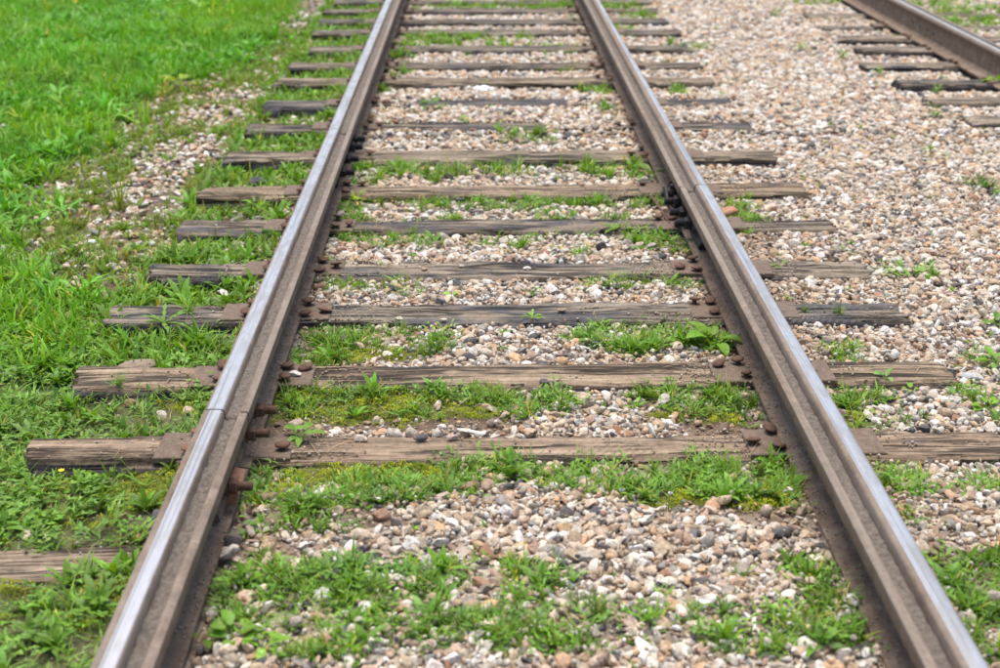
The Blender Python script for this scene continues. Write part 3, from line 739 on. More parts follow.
def rail(label, xg, s, y0, y1, band, fill, seed, group=None, dx=0.0, joint=None, lipgrey=.5):
    r = bpy.data.objects.new("grooved_rail", None); C.objects.link(r); r.empty_display_size = .1
    tag(r, label, "rail", group)
    b0, b1 = band
    us = np.linspace(-.046, -.006, 9)
    prof = [(-.0525, .158), (-.0525, .172), (-.0505, .1765), (-.046, .1795)] + [(u, .18 + .0006 * math.sin((u + .046) / .04 * 3.14)) for u in us[1:-1]] + \
           [(-.006, .1795), (-.002, .1775), (0, .173), (.0015, .155), (.003, .134), (-.02, .128), (-.038, .148)]
    cols = [((1.0 if b0 - .0015 < u < b1 + .001 else 0.0) if z > .17 else 0.0, .45 if z > .15 else .0) for u, z in prof]
    xg = xg + dx
    extrude("rail_head", prof, cols, y0, y1, xg, s, M_rail, r, seed)
    lp = [(.0, .110), (.001, .135), (.036, .135), (.0385, .169), (.041, .1725), (.057, .1725), (.0605, .1695), (.0605, .142), (.056, .125), (.03, .108)]
    extrude("guard_lip", lp, [(0, lipgrey if z > .165 else .1) for u, z in lp], y0, y1, xg, s, M_rail, r, seed)
    wp = [(-.037, .026), (-.037, .148), (-.022, .131), (.002, .112), (.02, .109), (-.012, .096), (-.022, .082), (-.023, .026)]
    extrude("web", wp, [(0, 0)] * len(wp), y0, y1, xg, s, M_rail, r, seed)
    fp = [(-.115, .002), (-.115, .012), (-.05, .022), (-.040, .032), (-.020, .032), (-.008, .022), (.053, .012), (.053, .002)]
    extrude("foot", fp, [(0, .36)] * len(fp), y0, y1, xg, s, M_rail, r, seed)
    # dirt packed in the groove
    ys = np.arange(y0 - .0028, y1 + .0030, .009 if y0 < 3 else (.012 if y0 < 6 else .03)); ys[-1] = y1 + .0028; ys[0] = y0 - .0028; uu = np.linspace(.0018, .0375, 7)
    Y, U = np.meshgrid(ys, uu, indexing='ij')
    Z = .1365 + fill * (.75 + .5 * fbm(Y * 3, U * 30, seed, 3)) + (fbm(Y * 55, U * 120, seed + 4, 2) - .5) * (.02 if y0 < 1 and s > 0 else .012) + .003 * np.abs(U - .02) / .02
    Z = np.maximum(Z, .1362)
    Z[0] = .1362; Z[-1] = .1362; Y[1] = Y[0] + .0002; Y[-2] = Y[-1] - .0002
    I = np.arange(Y.size).reshape(Y.shape)
    F = np.stack([I[:-1, :-1].ravel(), I[:-1, 1:].ravel(), I[1:, 1:].ravel(), I[1:, :-1].ravel()], 1)
    if s > 0: F = F[:, ::-1] if False else F
    link("groove_dirt", np_mesh("groove_dirt", np.stack([xg + s * U.ravel(), Y.ravel(), Z.ravel()], 1), F, M_dirt), r)
    return r

G = "grooved steel rails"
r_n = rail('nearest length of the left rail, from the bottom edge to the joint with rusty bolts', XL, 1, .6, 3.239, (-.032, -.003), .012, 11, dx=-.002)
r_m = rail('middle length of the left rail, between its near joint and its far joint', XL, 1, 3.245, 6.402, (-.042, -.006), .016, 12)
r_f = rail('far length of the left rail, beyond the joint with black bolts', XL, 1, 6.408, 22, (-.048, -.006), .020, 13)
r_rn = rail('near length of the right rail, from the bottom edge to its joint with black bolts', XR, -1, .6, 5.388, (-.049, -.016), .013, 14, dx=.002)
r_rf = rail('far length of the right rail, running from its joint to the top of the photo', XR, -1, 5.395, 22, (-.050, -.022), .014, 15)
r_2n = rail('near part of the second track rail, cut by the right edge of the photo', X2, 1, 3.0, 9.905, (-.03, -.001), .004, 16)
r_2f = rail('far part of the second track rail beyond its joint in the upper right corner', X2, 1, 9.912, 22, (-.03, -.001), .004, 17)

# fishplates with bolts
hexv = lambda r, x0, x1: ([(x0, r * math.cos(k * math.pi / 3), r * math.sin(k * math.pi / 3)) for k in range(6)] + [(x1, r * math.cos(k * math.pi / 3), r * math.sin(k * math.pi / 3)) for k in range(6)],
                          [tuple(reversed(range(6))), tuple(range(6, 12))] + [(k, (k + 1) % 6, (k + 1) % 6 + 6, k + 6) for k in range(6)])
def chamfer_hex(r, x0, x1):
    ring = lambda rr, x: [(x, rr * math.cos(k * math.pi / 3), rr * math.sin(k * math.pi / 3)) for k in range(6)]
    V = ring(r * .9, x0) + ring(r, x0 + .002) + ring(r, x1 - .003) + ring(r * .86, x1)
    F = [tuple(reversed(range(6))), tuple(range(18, 24))]
    for b in range(3):
        F += [(b * 6 + k, b * 6 + (k + 1) % 6, b * 6 + 6 + (k + 1) % 6, b * 6 + 6 + k) for k in range(6)]
    return V, F
def nut_mesh(mat):
    return py_mesh("nut", *join_data([lathe_data([(.026, 0), (.026, .004)], 14, 'x'), chamfer_hex(.0205, .004, .026)]), mat)
def stud_mesh(mat, l=.052):
    prof = [(.0115, 0)]
    x = .024
    prof.append((.0115, x))
    while x < l - .004:
        prof += [(.0125, x + .0014), (.0112, x + .0028)]; x += .0028
    prof += [(.0105, l - .001), (.008, l)]
    return py_mesh("bolt", *lathe_data(prof, 12, 'x'), mat)
N_r, S_r, N_b, S_b = nut_mesh(M_spike), stud_mesh(M_spike, .062), nut_mesh(M_black), stud_mesh(M_black, .06)

def fishplate(parent, xg, s, y0, y1, ys, mat, nm, sm, z=.078, tilt=0, nutx=.0):
    pr = [(-.018, .034), (.024, .024), (.032, .030), (.030, .045), (.016, .056), (.016, .090), (.028, .1), (.02, .107), (-.018, .1)]
    f = extrude("fishplate", pr, [(0, 0)] * len(pr), y0, y1, xg, s, mat, parent, 3)
    for i, y in enumerate(ys):
        rr = random.Random(int(y * 1000))
        b = link("bolt", sm, f, (xg + s * (.016 + nutx), y, z)); b.rotation_euler = (rr.uniform(0, 3), 0, 0 if s > 0 else math.pi)
        n = link("nut", nm, f, (xg + s * (.016 + nutx), y, z)); n.rotation_euler = (rr.uniform(0, 1), rr.uniform(-.03, .03), 0 if s > 0 else math.pi)
        if nm is N_b: n.scale = b.scale = (1.1, 1.2, 1.2)
    return f
fishplate(r_n, XL, 1, 2.93, 3.56, [3.016, 3.315, 3.462], M_rail, N_r, S_r, .078, nutx=.022)
fishplate(r_f, XL, 1, 5.93, 6.72, [5.999, 6.24, 6.47, 6.63], M_black, N_b, S_b, nutx=.02)
fishplate(r_rn, XR, -1, 5.02, 5.72, [5.20, 5.35, 5.51, 5.62], M_black, N_b, S_b, nutx=.02)
# rail bond: two round cable lugs and a bent strap at the black joint of the right rail
def tube(name, pts, rad, mat, parent, n=8):
    pts = [Vector(p) for p in pts]; V = []; F = []
    for i, p in enumerate(pts):
        d = (pts[min(i + 1, len(pts) - 1)] - pts[max(i - 1, 0)]).normalized()
        a = d.orthogonal().normalized(); b = d.cross(a)
        for k in range(n):
            t = 2 * math.pi * k / n
            V.append(tuple(p + (a * math.cos(t) + b * math.sin(t)) * rad))
    for i in range(len(pts) - 1):
        for k in range(n):
            F.append((i * n + k, i * n + (k + 1) % n, (i + 1) * n + (k + 1) % n, (i + 1) * n + k))
    F.append(tuple(reversed(range(n)))); F.append(tuple(range(len(V) - n, len(V))))
    return link(name, py_mesh(name, V, F, mat, True), parent)
tube("bond_cable", [(XR - .005, 5.66, .11), (XR - .06, 5.66, .115), (XR - .085, 5.64, .1), (XR - .08, 5.58, .06), (XR - .03, 5.5, .04)], .0105, M_black, r_rn)
tube("bond_cable", [(XR - .005, 5.60, .112), (XR - .055, 5.60, .118), (XR - .07, 5.60, .114)], .0125, M_black, r_rn)
tube("bond_strap", [(XR - .12, 5.82, -.02), (XR - .125, 5.74, .03), (XR - .118, 5.64, .035), (XR - .1, 5.5, .02), (XR - .08, 5.36, -.01)], .006, M_spike, r_rn)
# bolt holes in the web of the second rail at its joint
Vh, Fh = lathe_data([(.0125, -.002), (.0125, .0012)], 12, 'x')
hole_me = py_mesh("bolt_hole", Vh, Fh, M_black)
for y, p in ((10.17, r_2f), (10.0, r_2f), (9.83, r_2n), (9.69, r_2n)):
    link("bolt_hole", hole_me, p, (X2 - .0378, y, .085))

# ---------------------------------------------------------------- stones
def ico(sub):
    t = (1 + 5 ** .5) / 2
    V = np.array([(-1, t, 0), (1, t, 0), (-1, -t, 0), (1, -t, 0), (0, -1, t), (0, 1, t), (0, -1, -t), (0, 1, -t), (t, 0, -1), (t, 0, 1), (-t, 0, -1), (-t, 0, 1)], float)
    F = [(0, 11, 5), (0, 5, 1), (0, 1, 7), (0, 7, 10), (0, 10, 11), (1, 5, 9), (5, 11, 4), (11, 10, 2), (10, 7, 6), (7, 1, 8), (3, 9, 4), (3, 4, 2), (3, 2, 6), (3, 6, 8), (3, 8, 9), (4, 9, 5), (2, 4, 11), (6, 2, 10), (8, 6, 7), (9, 8, 1)]
    V /= np.linalg.norm(V[0])
    for _ in range(sub):
        V = list(map(tuple, V)); cache = {}; NF = []
        def mid(a, b):
            k = (min(a, b), max(a, b))
            if k not in cache:
                m = (np.array(V[a]) + np.array(V[b])); m /= np.linalg.norm(m); V.append(tuple(m)); cache[k] = len(V) - 1
            return cache[k]
        for a, b, c in F:
            x, y, z = mid(a, b), mid(b, c), mid(c, a)
            NF += [(a, x, z), (b, y, x), (c, z, y), (x, y, z)]
        F = NF; V = np.array(V)
    return np.array(V), np.array(F)
def octa1():
    V = [np.array(v, float) for v in [(1, 0, 0), (-1, 0, 0), (0, 1, 0), (0, -1, 0), (0, 0, 1), (0, 0, -1)]]
    F = [(0, 2, 4), (2, 1, 4), (1, 3, 4), (3, 0, 4), (2, 0, 5), (1, 2, 5), (3, 1, 5), (0, 3, 5)]
    cache = {}; NF = []
    def mid(a, b):
        k = (min(a, b), max(a, b))
        if k not in cache:
            m = V[a] + V[b]; V.append(m / np.linalg.norm(m)); cache[k] = len(V) - 1
        return cache[k]
    for a, b, c in F:
        x, y, z = mid(a, b), mid(b, c), mid(c, a)
        NF += [(a, x, z), (b, y, x), (c, z, y), (x, y, z)]
    return np.array(V), np.array(NF)
ICO0, ICO1, OCT = ico(0), ico(1), octa1()
def stone_variant(src, rng, cuts=9, rmin=.38, rmax=.78):
    V = src[0].copy()
    for _ in range(cuts):
        n = rng.normal(size=3); n /= np.linalg.norm(n); d = rng.uniform(rmin, rmax)
        e = V @ n - d
        V = V - np.outer(np.maximum(e, 0), n)
    V *= np.array([1.0, rng.uniform(.6, .92), rng.uniform(.42, .75)]) * 1.14
    V *= (1 + rng.normal(size=(len(V), 1)) * .03)
    return V, src[1]
rv = np.random.default_rng(3)
VAR_N = [stone_variant(ICO1, rv) for _ in range(14)]
VAR_M = [stone_variant(OCT, rv, 6, .45, .8) for _ in range(10)]
VAR_F = [stone_variant(ICO0, rv, 3, .7, .95) for _ in range(8)]

def rots(n, rng, tilt=.5):
    az = rng.uniform(0, 2 * np.pi, n); tx = rng.normal(0, tilt, n); ty = rng.normal(0, tilt, n)
    ca, sa, cx, sx, cy, sy = np.cos(az), np.sin(az), np.cos(tx), np.sin(tx), np.cos(ty), np.sin(ty)
    z = np.zeros(n); o = np.ones(n)
    Rz = np.stack([ca, -sa, z, sa, ca, z, z, z, o], 1).reshape(-1, 3, 3)
    Rx = np.stack([o, z, z, z, cx, -sx, z, sx, cx], 1).reshape(-1, 3, 3)
    Ry = np.stack([cy, z, sy, z, o, z, -sy, z, cy], 1).reshape(-1, 3, 3)
    return Rz @ Rx @ Ry

PAL = np.array([(.60, .56, .49), (.55, .46, .36), (.46, .35, .24), (.50, .32, .185), (.42, .29, .21), (.37, .335, .29), (.24, .23, .215), (.66, .64, .61), (.075, .078, .085), (.50, .40, .31), (.35, .26, .18), (.30, .16, .10)])
PW = np.array([.17, .17, .12, .075, .06, .09, .06, .12, .055, .12, .045, .012]); PW = PW / PW.sum()
def stone_cols(n, rng):
    c = PAL[rng.choice(len(PAL), n, p=PW)]
    g = c.mean(1, keepdims=True); c = c * .95 + g * .05 * np.array([1.0, .995, .95])
    return np.clip(c * rng.uniform(.82, 1.14, (n, 1)) + rng.normal(0, .005, (n, 3)), .02, .75)

def bake(variants, P, Rm, S, col, rng):
    Vs = []; Fs = []; Cs = []; off = 0
    which = rng.integers(0, len(variants), len(P))
    for k, (v, f) in enumerate(variants):
        m = which == k
        if not m.any(): continue
        vv = np.einsum('nij,vj->nvi', Rm[m], v) * S[m][:, None, None] + P[m][:, None, :]
        n = m.sum(); nv = len(v)
        Vs.append(vv.reshape(-1, 3)); Cs.append(np.repeat(col[m], nv, 0))
        Fs.append((f[None] + (np.arange(n) * nv)[:, None, None] + off).reshape(-1, 3)); off += n * nv
    return np.concatenate(Vs), np.concatenate(Fs), np.concatenate(Cs)

def jitter_grid(x0, x1, y0, y1, c, rng):
    x, y = np.meshgrid(np.arange(x0, x1, c), np.arange(y0, y1, c * .87))
    x = x + (np.arange(x.shape[0]) % 2)[:, None] * c / 2
    x = x + rng.uniform(-.42, .42, x.shape) * c; y = y + rng.uniform(-.42, .42, y.shape) * c
    return x.ravel(), y.ravel()

def gravel_density(x, y):
    g = (x > -.60).astype(float)
    g = g * np.clip(1 - field('m', x, y) * .84, 0, 1) * np.clip(1 - field('d', x, y) * .85, .03, 1)
    g = g * (1 - .35 * np.clip(field('g', x, y), 0, 1)) * (1 - .5 * np.clip(field('c', x, y), 0, 1))
    left = (x < -.74)
    s = field('s', x, y)
    bare = (1 - lawn(x, y)) * (y > 4.3)
    g = np.where(left, np.maximum(s * .55, .05 + .30 * bare * (fbm(x * 6, y * 6, 77) > .42)), g)
    g = np.where(left & (y < 4.3), .035, g)
    g = np.where(x > 8, 0, g)
    return g

rs = np.random.default_rng(21)
Vs, Fs, Cs, off = [], [], [], 0
big = []
allst = []
for (y0, y1, cell, var, mean) in ((1.9, 4.7, .0235, VAR_N, .0140), (4.7, 7.4, .0245, VAR_M, .0155), (7.4, 13.2, .0295, VAR_F, .0185)):
    x, y = jitter_grid(-6, 7, y0, y1, cell, rs)
    k = in_view(x, y); x, y = x[k], y[k]
    d = gravel_density(x, y)
    k = rs.random(len(x)) < d; x, y = x[k], y[k]
    S = np.clip(np.exp(rs.normal(math.log(mean), .34, len(x))), .006, .026)
    # keep clear of timber tops and rails
    cov = np.zeros(len(x), bool)
    c733 = (y > 7.14) & (y < 7.34) & (x > -.62) & (x < 1.5)
    cov |= c733 & (fbm(x * 2.5, y * 3, 88) > np.where(x > .35, .1, .52)) & (x < .8)
    c792 = (y > 7.73) & (y < 7.93) & (x > -.62) & (x < .8)
    cov |= c792 & ((x < -.36) | (x > .50))
    cov |= (y < 2.95) & (x > -.62)
    ins = in_sleeper(x, y, .004) & ~cov
    ir = in_rail(x, y, .006)
    edgeclip = in_sleeper(x, y, S * .75) & ~cov & ~ins
    S = np.where(edgeclip, S * .75, S)
    k = ~ins & ~ir; x, y, S, cov = x[k], y[k], S[k], cov[k]
    z = height(x, y) + S * rs.uniform(.05, .55, len(x))
    onT = in_sleeper(x, y, 0) & cov
    z = np.where(onT, np.maximum(z, .0 + S * rs.uniform(0., .5, len(x))), z)
    cm = np.stack([x, y, z], 1); col = stone_cols(len(x), rs); Rm = rots(len(x), rs, .45)
    # soil-stained browner stones near rails and in the weedy bay
    stain = np.clip(field('d', x, y), 0, 1)[:, None] * .6
    stain = np.maximum(stain, .5 * (np.abs(x - (XR + .14)) < .1)[:, None] * (y < 6)[:, None])
    col = col * (1 - stain) + np.array([.27, .18, .12]) * stain * (.7 + .6 * rs.random((len(x), 1)))
    if var is VAR_N:
        allst = (cm, Rm, S, col)
        depth = .931 * y + .364 * 1.65
        app = S / depth
        inside = in_view(x, y, -.08) & (y > 2.25)
        order = np.argsort(-app * inside)[:300]
        mask = np.zeros(len(x), bool); mask[order] = True
        singles = [(cm[i], Rm[i], S[i], col[i]) for i in order]
        cm, Rm, S, col = cm[~mask], Rm[~mask], S[~mask], col[~mask]
    v, f, c = bake(var, cm, Rm, S, col, rs)
    Vs.append(v); Fs.append(f + off); Cs.append(c); off += len(v)
x, y = jitter_grid(-.65, 4, 1.9, 6.4, .026, rs)
k = in_view(x, y, .05); x, y = x[k], y[k]
k = (rs.random(len(x)) < gravel_density(x, y) * .9) & ~in_rail(x, y, .003) & ~(in_sleeper(x, y, .003) & ~((y < 2.95) & (x > -.62))); x, y = x[k], y[k]
S = rs.uniform(.0045, .0095, len(x))
v, f, c = bake(VAR_F, np.stack([x, y, height(x, y) + rs.uniform(.003, .020, len(x))], 1), rots(len(x), rs, 1.), S, stone_cols(len(x), rs), rs)
Vs.append(v); Fs.append(f + off); Cs.append(c); off += len(v)
x = np.concatenate([XL + rs.beta(1.2, 2.2, 700)[:] * -.062 + .052, XR - .052 + rs.beta(1.2, 2.2, 700) * .062]); y = rs.uniform(2.0, 6.5, 1400)
S = rs.uniform(.0012, .0042, 1400)
OC0 = (np.array([(1, 0, 0), (-1, 0, 0), (0, .8, 0), (0, -.8, 0), (0, 0, .7), (0, 0, -.7)], float), np.array([(0, 2, 4), (2, 1, 4), (1, 3, 4), (3, 0, 4), (2, 0, 5), (1, 2, 5), (3, 1, 5), (0, 3, 5)]))
uu_ = np.where(x < 0, x - XL, XR - x)
v, f, c = bake([OC0], np.stack([x, y, .013 + np.clip(.053 - uu_, 0, .06) * .163 + S * .4], 1), rots(1400, rs, 1.), S, stone_cols(1400, rs) * .5 + np.array([.14, .1, .075]), rs)
Vs.append(v); Fs.append(f + off); Cs.append(c); off += len(v)
# fine grit filling the gaps and lying on bare soil
x, y = jitter_grid(-2.2, 3.2, 2.0, 6.0, .017, rs)
k = in_view(x, y, .1) & ~in_rail(x, y, 0) & (x > -1.8)
x, y = x[k], y[k]
k = rs.random(len(x)) < np.clip(.34 + .5 * field('d', x, y) + .5 * (np.minimum(np.abs(x - XL), np.abs(x - XR)) < .3), 0, .85) * np.where(x < -.74, .35, 1)
x, y = x[k], y[k]
ons = in_sleeper(x, y, 0) & ~((y < 2.95) & (x > -.62))
nr = np.minimum(np.abs(x - XL), np.abs(x - XR)); k = ~ons | (rs.random(len(x)) < .12 + .7 * (nr < .32) * (fbm(x * 9, y * 9, 15) > .4))
x, y, ons = x[k], y[k], ons[k]
S = rs.uniform(.0025, .0065, len(x))
z = np.where(ons, .003 + S * .3, height(x, y) + S * .6)
col = stone_cols(len(x), rs) * .62 + np.array([.08, .055, .035])
OC8 = (np.array([(1, 0, 0), (-1, 0, 0), (0, .8, 0), (0, -.8, 0), (0, 0, .7), (0, 0, -.7)], float), np.array([(0, 2, 4), (2, 1, 4), (1, 3, 4), (3, 0, 4), (2, 0, 5), (1, 2, 5), (3, 1, 5), (0, 3, 5)]))
v, f, c = bake([OC8], np.stack([x, y, z], 1), rots(len(x), rs, 1.), S, col, rs)
Vs.append(v); Fs.append(f + off); Cs.append(c); off += len(v)
V = np.concatenate(Vs); F = np.concatenate(Fs); Cc = np.concatenate(Cs)
smooth = np.random.default_rng(5).random(len(F)) < .3
print("gravel tris", len(F))
gravel = link("gravel", np_mesh("gravel", V, F, M_stone, Cc, smooth), ground)
tag(gravel, kind="stuff")
st_me = []
for v, f in VAR_N:
    st_me.append(np_mesh("stone", v, f, M_stone1, None, np.random.default_rng(1).random(len(f)) < .5))
for i, (p, rm, s_, c_) in enumerate(singles):
    o = link("stone", st_me[i % len(st_me)], ground)
    o.matrix_local = Matrix.Translation(p) @ Matrix([list(map(float, r)) for r in rm]).to_4x4() @ Matrix.Scale(float(s_), 4)
    o.color = (float(c_[0]), float(c_[1]), float(c_[2]), 1)

# loose stones that lie on the sleepers or stand out by themselves
CK = {'w': (.66, .62, .58), 'p': (.55, .47, .40), 'k': (.07, .07, .085), 'r': (.44, .34, .31), 'b': (.36, .24, .17), 'g': (.42, .39, .36)}
def loose(x, y, z, s, col, label, seed, flat=.7, mesh=None, mat=None):
    rr = np.random.default_rng(seed)
    v, f = stone_variant(ico(2), rr, (11 if s > .026 else 7) if flat > .47 else 5, .5 if flat > .47 else .75, .85 if flat > .47 else .95)
    v = v * np.array([1.15, 1, flat]) * s
    v = v - np.array([0, 0, v[:, 2].min()])
    me = np_mesh("stone", v, f, mat or M_stone1, None, rr.random(len(f)) < .5)
    o = link("loose_stone", me, None, (x, y, z)); o.rotation_euler = (0, 0, rr.uniform(-.6, .6))
    o.color = (*col, 1)
    tag(o, label, "stone"); return o
TL = ['round cream stone lying on the left inner tie plate of the saw-marked sleeper', 'round pale stone on the nearest full sleeper, left of the dark one', 'dark slate-coloured stone on the nearest full sleeper between two pale ones',
      'pinkish stone on the nearest full sleeper right of the dark one', 'long flat white stone at the back edge of the nearest full sleeper', 'small white oval stone at the back edge of the nearest full sleeper',
      'pale stone on the front edge of the third full sleeper, left part', 'brown pebble on the middle of the third full sleeper', 'small pale pebble on the front of the third full sleeper, left of middle',
      'brown stone lying on the left part of the fourth full sleeper', 'grey flat stone on the fourth full sleeper, left of middle', 'pale flat stone in the middle of the fourth full sleeper',
      'dark stone at the front edge of the second full sleeper', 'brown stone lying on the sixth full sleeper near its right half']
for i, ((x, y, s, k), l) in enumerate(zip(TOPSTONES, TL)):
    loose(x, y, .0 if k != 'w' or i else .006, s * .82, CK[k], l, 300 + i, .7 if i != 4 else .35).scale = (1.9, .6, 1) if i == 4 else (1, 1, 1)
loose(-.551, 2.975, -.02, .034, (.20, .19, .185), 'large rounded grey stone beside the left rail foot below the last rusty bolt', 401, .75)
loose(1.2, 2.93, -.028, .040, (.1, .1, .11), 'large dark grey stone on the gravel right of the right rail', 402)
loose(1.335, 4.36, -.03, .030, (.36, .37, .38), 'light grey stone in front of the dark tarred right sleeper end', 403, .8)
loose(1.49, 3.86, -.02, .036, (.40, .41, .42), 'flat pale grey stone at the tip of the nearest right sleeper end', 404, .5)
loose(.765, 2.49, -.012, .033, (.06, .06, .067), 'upper black rock against the foot of the right rail at the bottom', 405, .8)
loose(.775, 2.40, -.012, .036, (.055, .055, .063), 'lower black rock against the right rail at the bottom edge', 406, .8)
loose(.755, 2.58, -.012, .026, (.13, .12, .12), 'small dark rock above the two black rocks at the right rail foot', 412, .8)
loose(.50, 2.885, -.014, .034, (.13, .13, .14), 'dark grey rock among the tan stones below the mossy strip', 407, .75)
loose(.40, 2.66, -.014, .030, (.07, .07, .08), 'blackish stone in the middle of the bare stone patch', 408, .75)
loose(-1.07, 4.01, -.035, .05, (.24, .19, .15), 'flat brown rock lying behind the saw-marked left sleeper end', 409, .45)
loose(-.85, 4.60, -.05, .045, (.02, .02, .025), 'black tarry lump beside the left rail between two sleeper ends', 410, .6)
loose(-1.03, 6.30, -.06, .055, (.02, .025, .05), 'dark blue lump in the weeds between far left sleeper ends', 411, .6)
loose(-.02, 2.60, -.012, .036, (.2, .19, .19), 'grey stone among the weeds at the bottom of the track bed', 413, .6)
br = link("brick_chip", py_mesh("brick_chip", *box_data(-.035, .045, -.03, .028, 0, .03, .006), M_brick), None, (1.035, 5.60, -.012)); br.rotation_euler = (.05, -.12, .5)
tag(br, 'orange brick fragment just outside the right rail beside the joint', 'brick chip')
Vw, Fw = box_data(-.022, .022, -.085, .085, 0, .05, .006)
wd = link("wedge_block", py_mesh("wedge_block", Vw, Fw, M_brick), None, (XL + .034, 3.10, .016)); wd.rotation_euler = (0, .25, 0); wd.scale = (.8, .75, .8)
tag(wd, 'tan block wedged under the lip of the left rail by the lowest rusty bolt', 'block')
# crumpled white scrap
rr = np.random.default_rng(9); v, f = ico(2); v = v * np.array([.06, .03, .018]) * (1 + rr.normal(0, .16, (len(v), 1)))
pm, nt, N_, L_, P_ = new_mat("paper"); P_.inputs["Base Color"].default_value = (.8, .8, .8, 1); P_.inputs["Roughness"].default_value = .7
sc = link("paper_scrap", np_mesh("paper_scrap", v, f, pm, None, False), None, (.024, 8.28, -.012)); tag(sc, 'crumpled white scrap of paper on the stones before a far pale sleeper', 'paper scrap')
sc2 = link("paper_scrap", np_mesh("paper_scrap", v * .36, f, pm, None, False), None, (-1.553, 5.34, -.03)); tag(sc2, 'small white scrap in the grass of the bare patch at left', 'paper scrap')

# ---------------------------------------------------------------- plants
def strip(L_, W, az, elev, bend, nseg, shape, base=(0, 0, 0), fold=0.0, twist=0.0, rng=None, c0=(1, 1, 1), c1=(1, 1, 1)):
    """one curved leaf: returns V, F(tri), C"""
    V = []; Cl = []; p = np.array(base, float); e = elev
    side = np.array([-math.sin(az), math.cos(az), 0])
    three = fold > 0
    for i in range(nseg + 1):
        t = i / nseg
        if shape == 'grass': w = W * (1 - t) ** .55 * (.6 + .4 * min(1, t * 5))
        elif shape == 'oval': w = W * math.sin(math.pi * min(1, .12 + .88 * t)) ** .7
        elif shape == 'tooth': w = W * (.28 + .72 * t) * (1.35 if i % 2 else .55) * (1 if t < .8 else .75)
        else: w = W * math.sin(math.pi * (.08 + .92 * t)) ** .8
        if i == nseg: w = 0
        s = side * math.cos(twist * t) + np.array([0, 0, math.sin(twist * t)])
        cc = np.array(c0) * (1 - t) + np.array(c1) * t
        if i == nseg: V.append(p.copy()); Cl.append(cc)
        elif three:
            up = np.array([0, 0, fold * w])
            V += [p - s * w / 2 + up, p.copy(), p + s * w / 2 + up]; Cl += [cc, cc * .92, cc]
        else: V += [p - s * w / 2, p + s * w / 2]; Cl += [cc, cc]
        d = np.array([math.cos(az) * math.cos(e), math.sin(az) * math.cos(e), math.sin(e)])
        p = p + d * L_ / nseg; e -= bend / nseg
    F = []; k = 3 if three else 2
    for i in range(nseg - 1):
        for j in range(k - 1):
            a = i * k + j; F += [(a, a + 1, a + k + 1), (a, a + k + 1, a + k)]
    a = (nseg - 1) * k
    for j in range(k - 1): F.append((a + j, a + j + 1, nseg * k))
    return np.array(V), np.array(F), np.array(Cl)

def merge(parts):
    V = []; F = []; Cl = []; o = 0
    for v, f, c in parts:
        V.append(v); F.append(f + o); Cl.append(c); o += len(v)
    return np.concatenate(V), np.concatenate(F), np.concatenate(Cl)

def leafcol(rng, lo=.8, hi=1.2, yel=.0):
    k = rng.uniform(lo, hi); y = rng.random()
    c = np.array([1 + .35 * y, 1.0 + .05 * y, 1 - .2 * y]) * k
    if rng.random() < yel: c = np.array([3.0, 1.25, 1.6]) * k
    return c

def p_tuft(rng, n=16, L0=.6, W=.085, seg=4, spread=1.0):
    ps = []
    for i in range(n):
        az = rng.uniform(0, 2 * math.pi); c = leafcol(rng, .75, 1.25, .06)
        b = (rng.normal(0, .10), rng.normal(0, .10), -.05)
        ps.append(strip(rng.uniform(L0, 1.15), W * rng.uniform(.6, 1.2), az, rng.uniform(.45, 1.45) / spread ** .3, rng.uniform(.2, 1.5), seg, 'grass', b, twist=rng.uniform(-.6, .6), rng=rng, c0=c * np.array([1.05, .9, 1.]), c1=c * 1.12))
    return merge(ps)
def p_knot(rng, nst=6, nl=6, seg=3):
    ps = []
    for i in range(nst):
        az = rng.uniform(0, 6.28); L_ = rng.uniform(.5, 1.1); p = np.array([0, 0, 0.])
        z = .05
        for j in range(nl):
            az += rng.normal(0, .25); p = p + np.array([math.cos(az), math.sin(az), 0]) * L_ / nl; z = .05 + .30 * (j + 1) / nl * rng.uniform(.5, 1.2)
            c = leafcol(rng, .75, 1.25, .03)
            ps.append(strip(rng.uniform(.2, .38), .095 * rng.uniform(.7, 1.3), az + rng.choice([-1, 1]) * rng.uniform(.4, 1.3), rng.uniform(0, .9), rng.uniform(0, .8), seg, 'oval', (p[0], p[1], z), c0=c, c1=c))
    return merge(ps)
def p_clover(rng, n=16):
    ps = []
    for i in range(n):
        x, y = rng.normal(0, .45, 2); z = rng.uniform(.12, .42); a0 = rng.uniform(0, 6.28); c = leafcol(rng, .8, 1.2)
        for k in range(3):
            ps.append(strip(.17 * rng.uniform(.8, 1.2), .14, a0 + k * 2.09, rng.uniform(-.1, .5), .3, 2, 'oval', (x, y, z), c0=c, c1=c))
    return merge(ps)
def p_rosette(rng, n=9, seg=7, W=.24, lift=.7, shape='tooth'):
    ps = []
    for i in range(n):
        az = i * 2 * math.pi / n + rng.normal(0, .35); c = leafcol(rng, .8, 1.2)
        ps.append(strip(rng.uniform(.7, 1.15), W * rng.uniform(.8, 1.2), az, rng.uniform(.25, 1.0) * lift + .15, rng.uniform(.4, 1.1), seg, shape, (0, 0, -.02), fold=.18, c0=c, c1=c * 1.05))
    return merge(ps)
def p_broadleaf(rng, n=6, seg=6):
    ps = []
    for i in range(n):
        az = i * 2 * math.pi / n + rng.normal(0, .4); c = leafcol(rng, .85, 1.2)
        el = rng.uniform(.5, 1.3)
        st = strip(rng.uniform(.3, .6), .035, az, el, .2, 2, 'oval', (0, 0, -.02), c0=c, c1=c)
        tip = st[0][-1]
        ps.append(st); ps.append(strip(rng.uniform(.45, .75), rng.uniform(.34, .5), az, el - .6, rng.uniform(.4, .9), seg, 'oval', tuple(tip), fold=.12, c0=c, c1=c))
    return merge(ps)
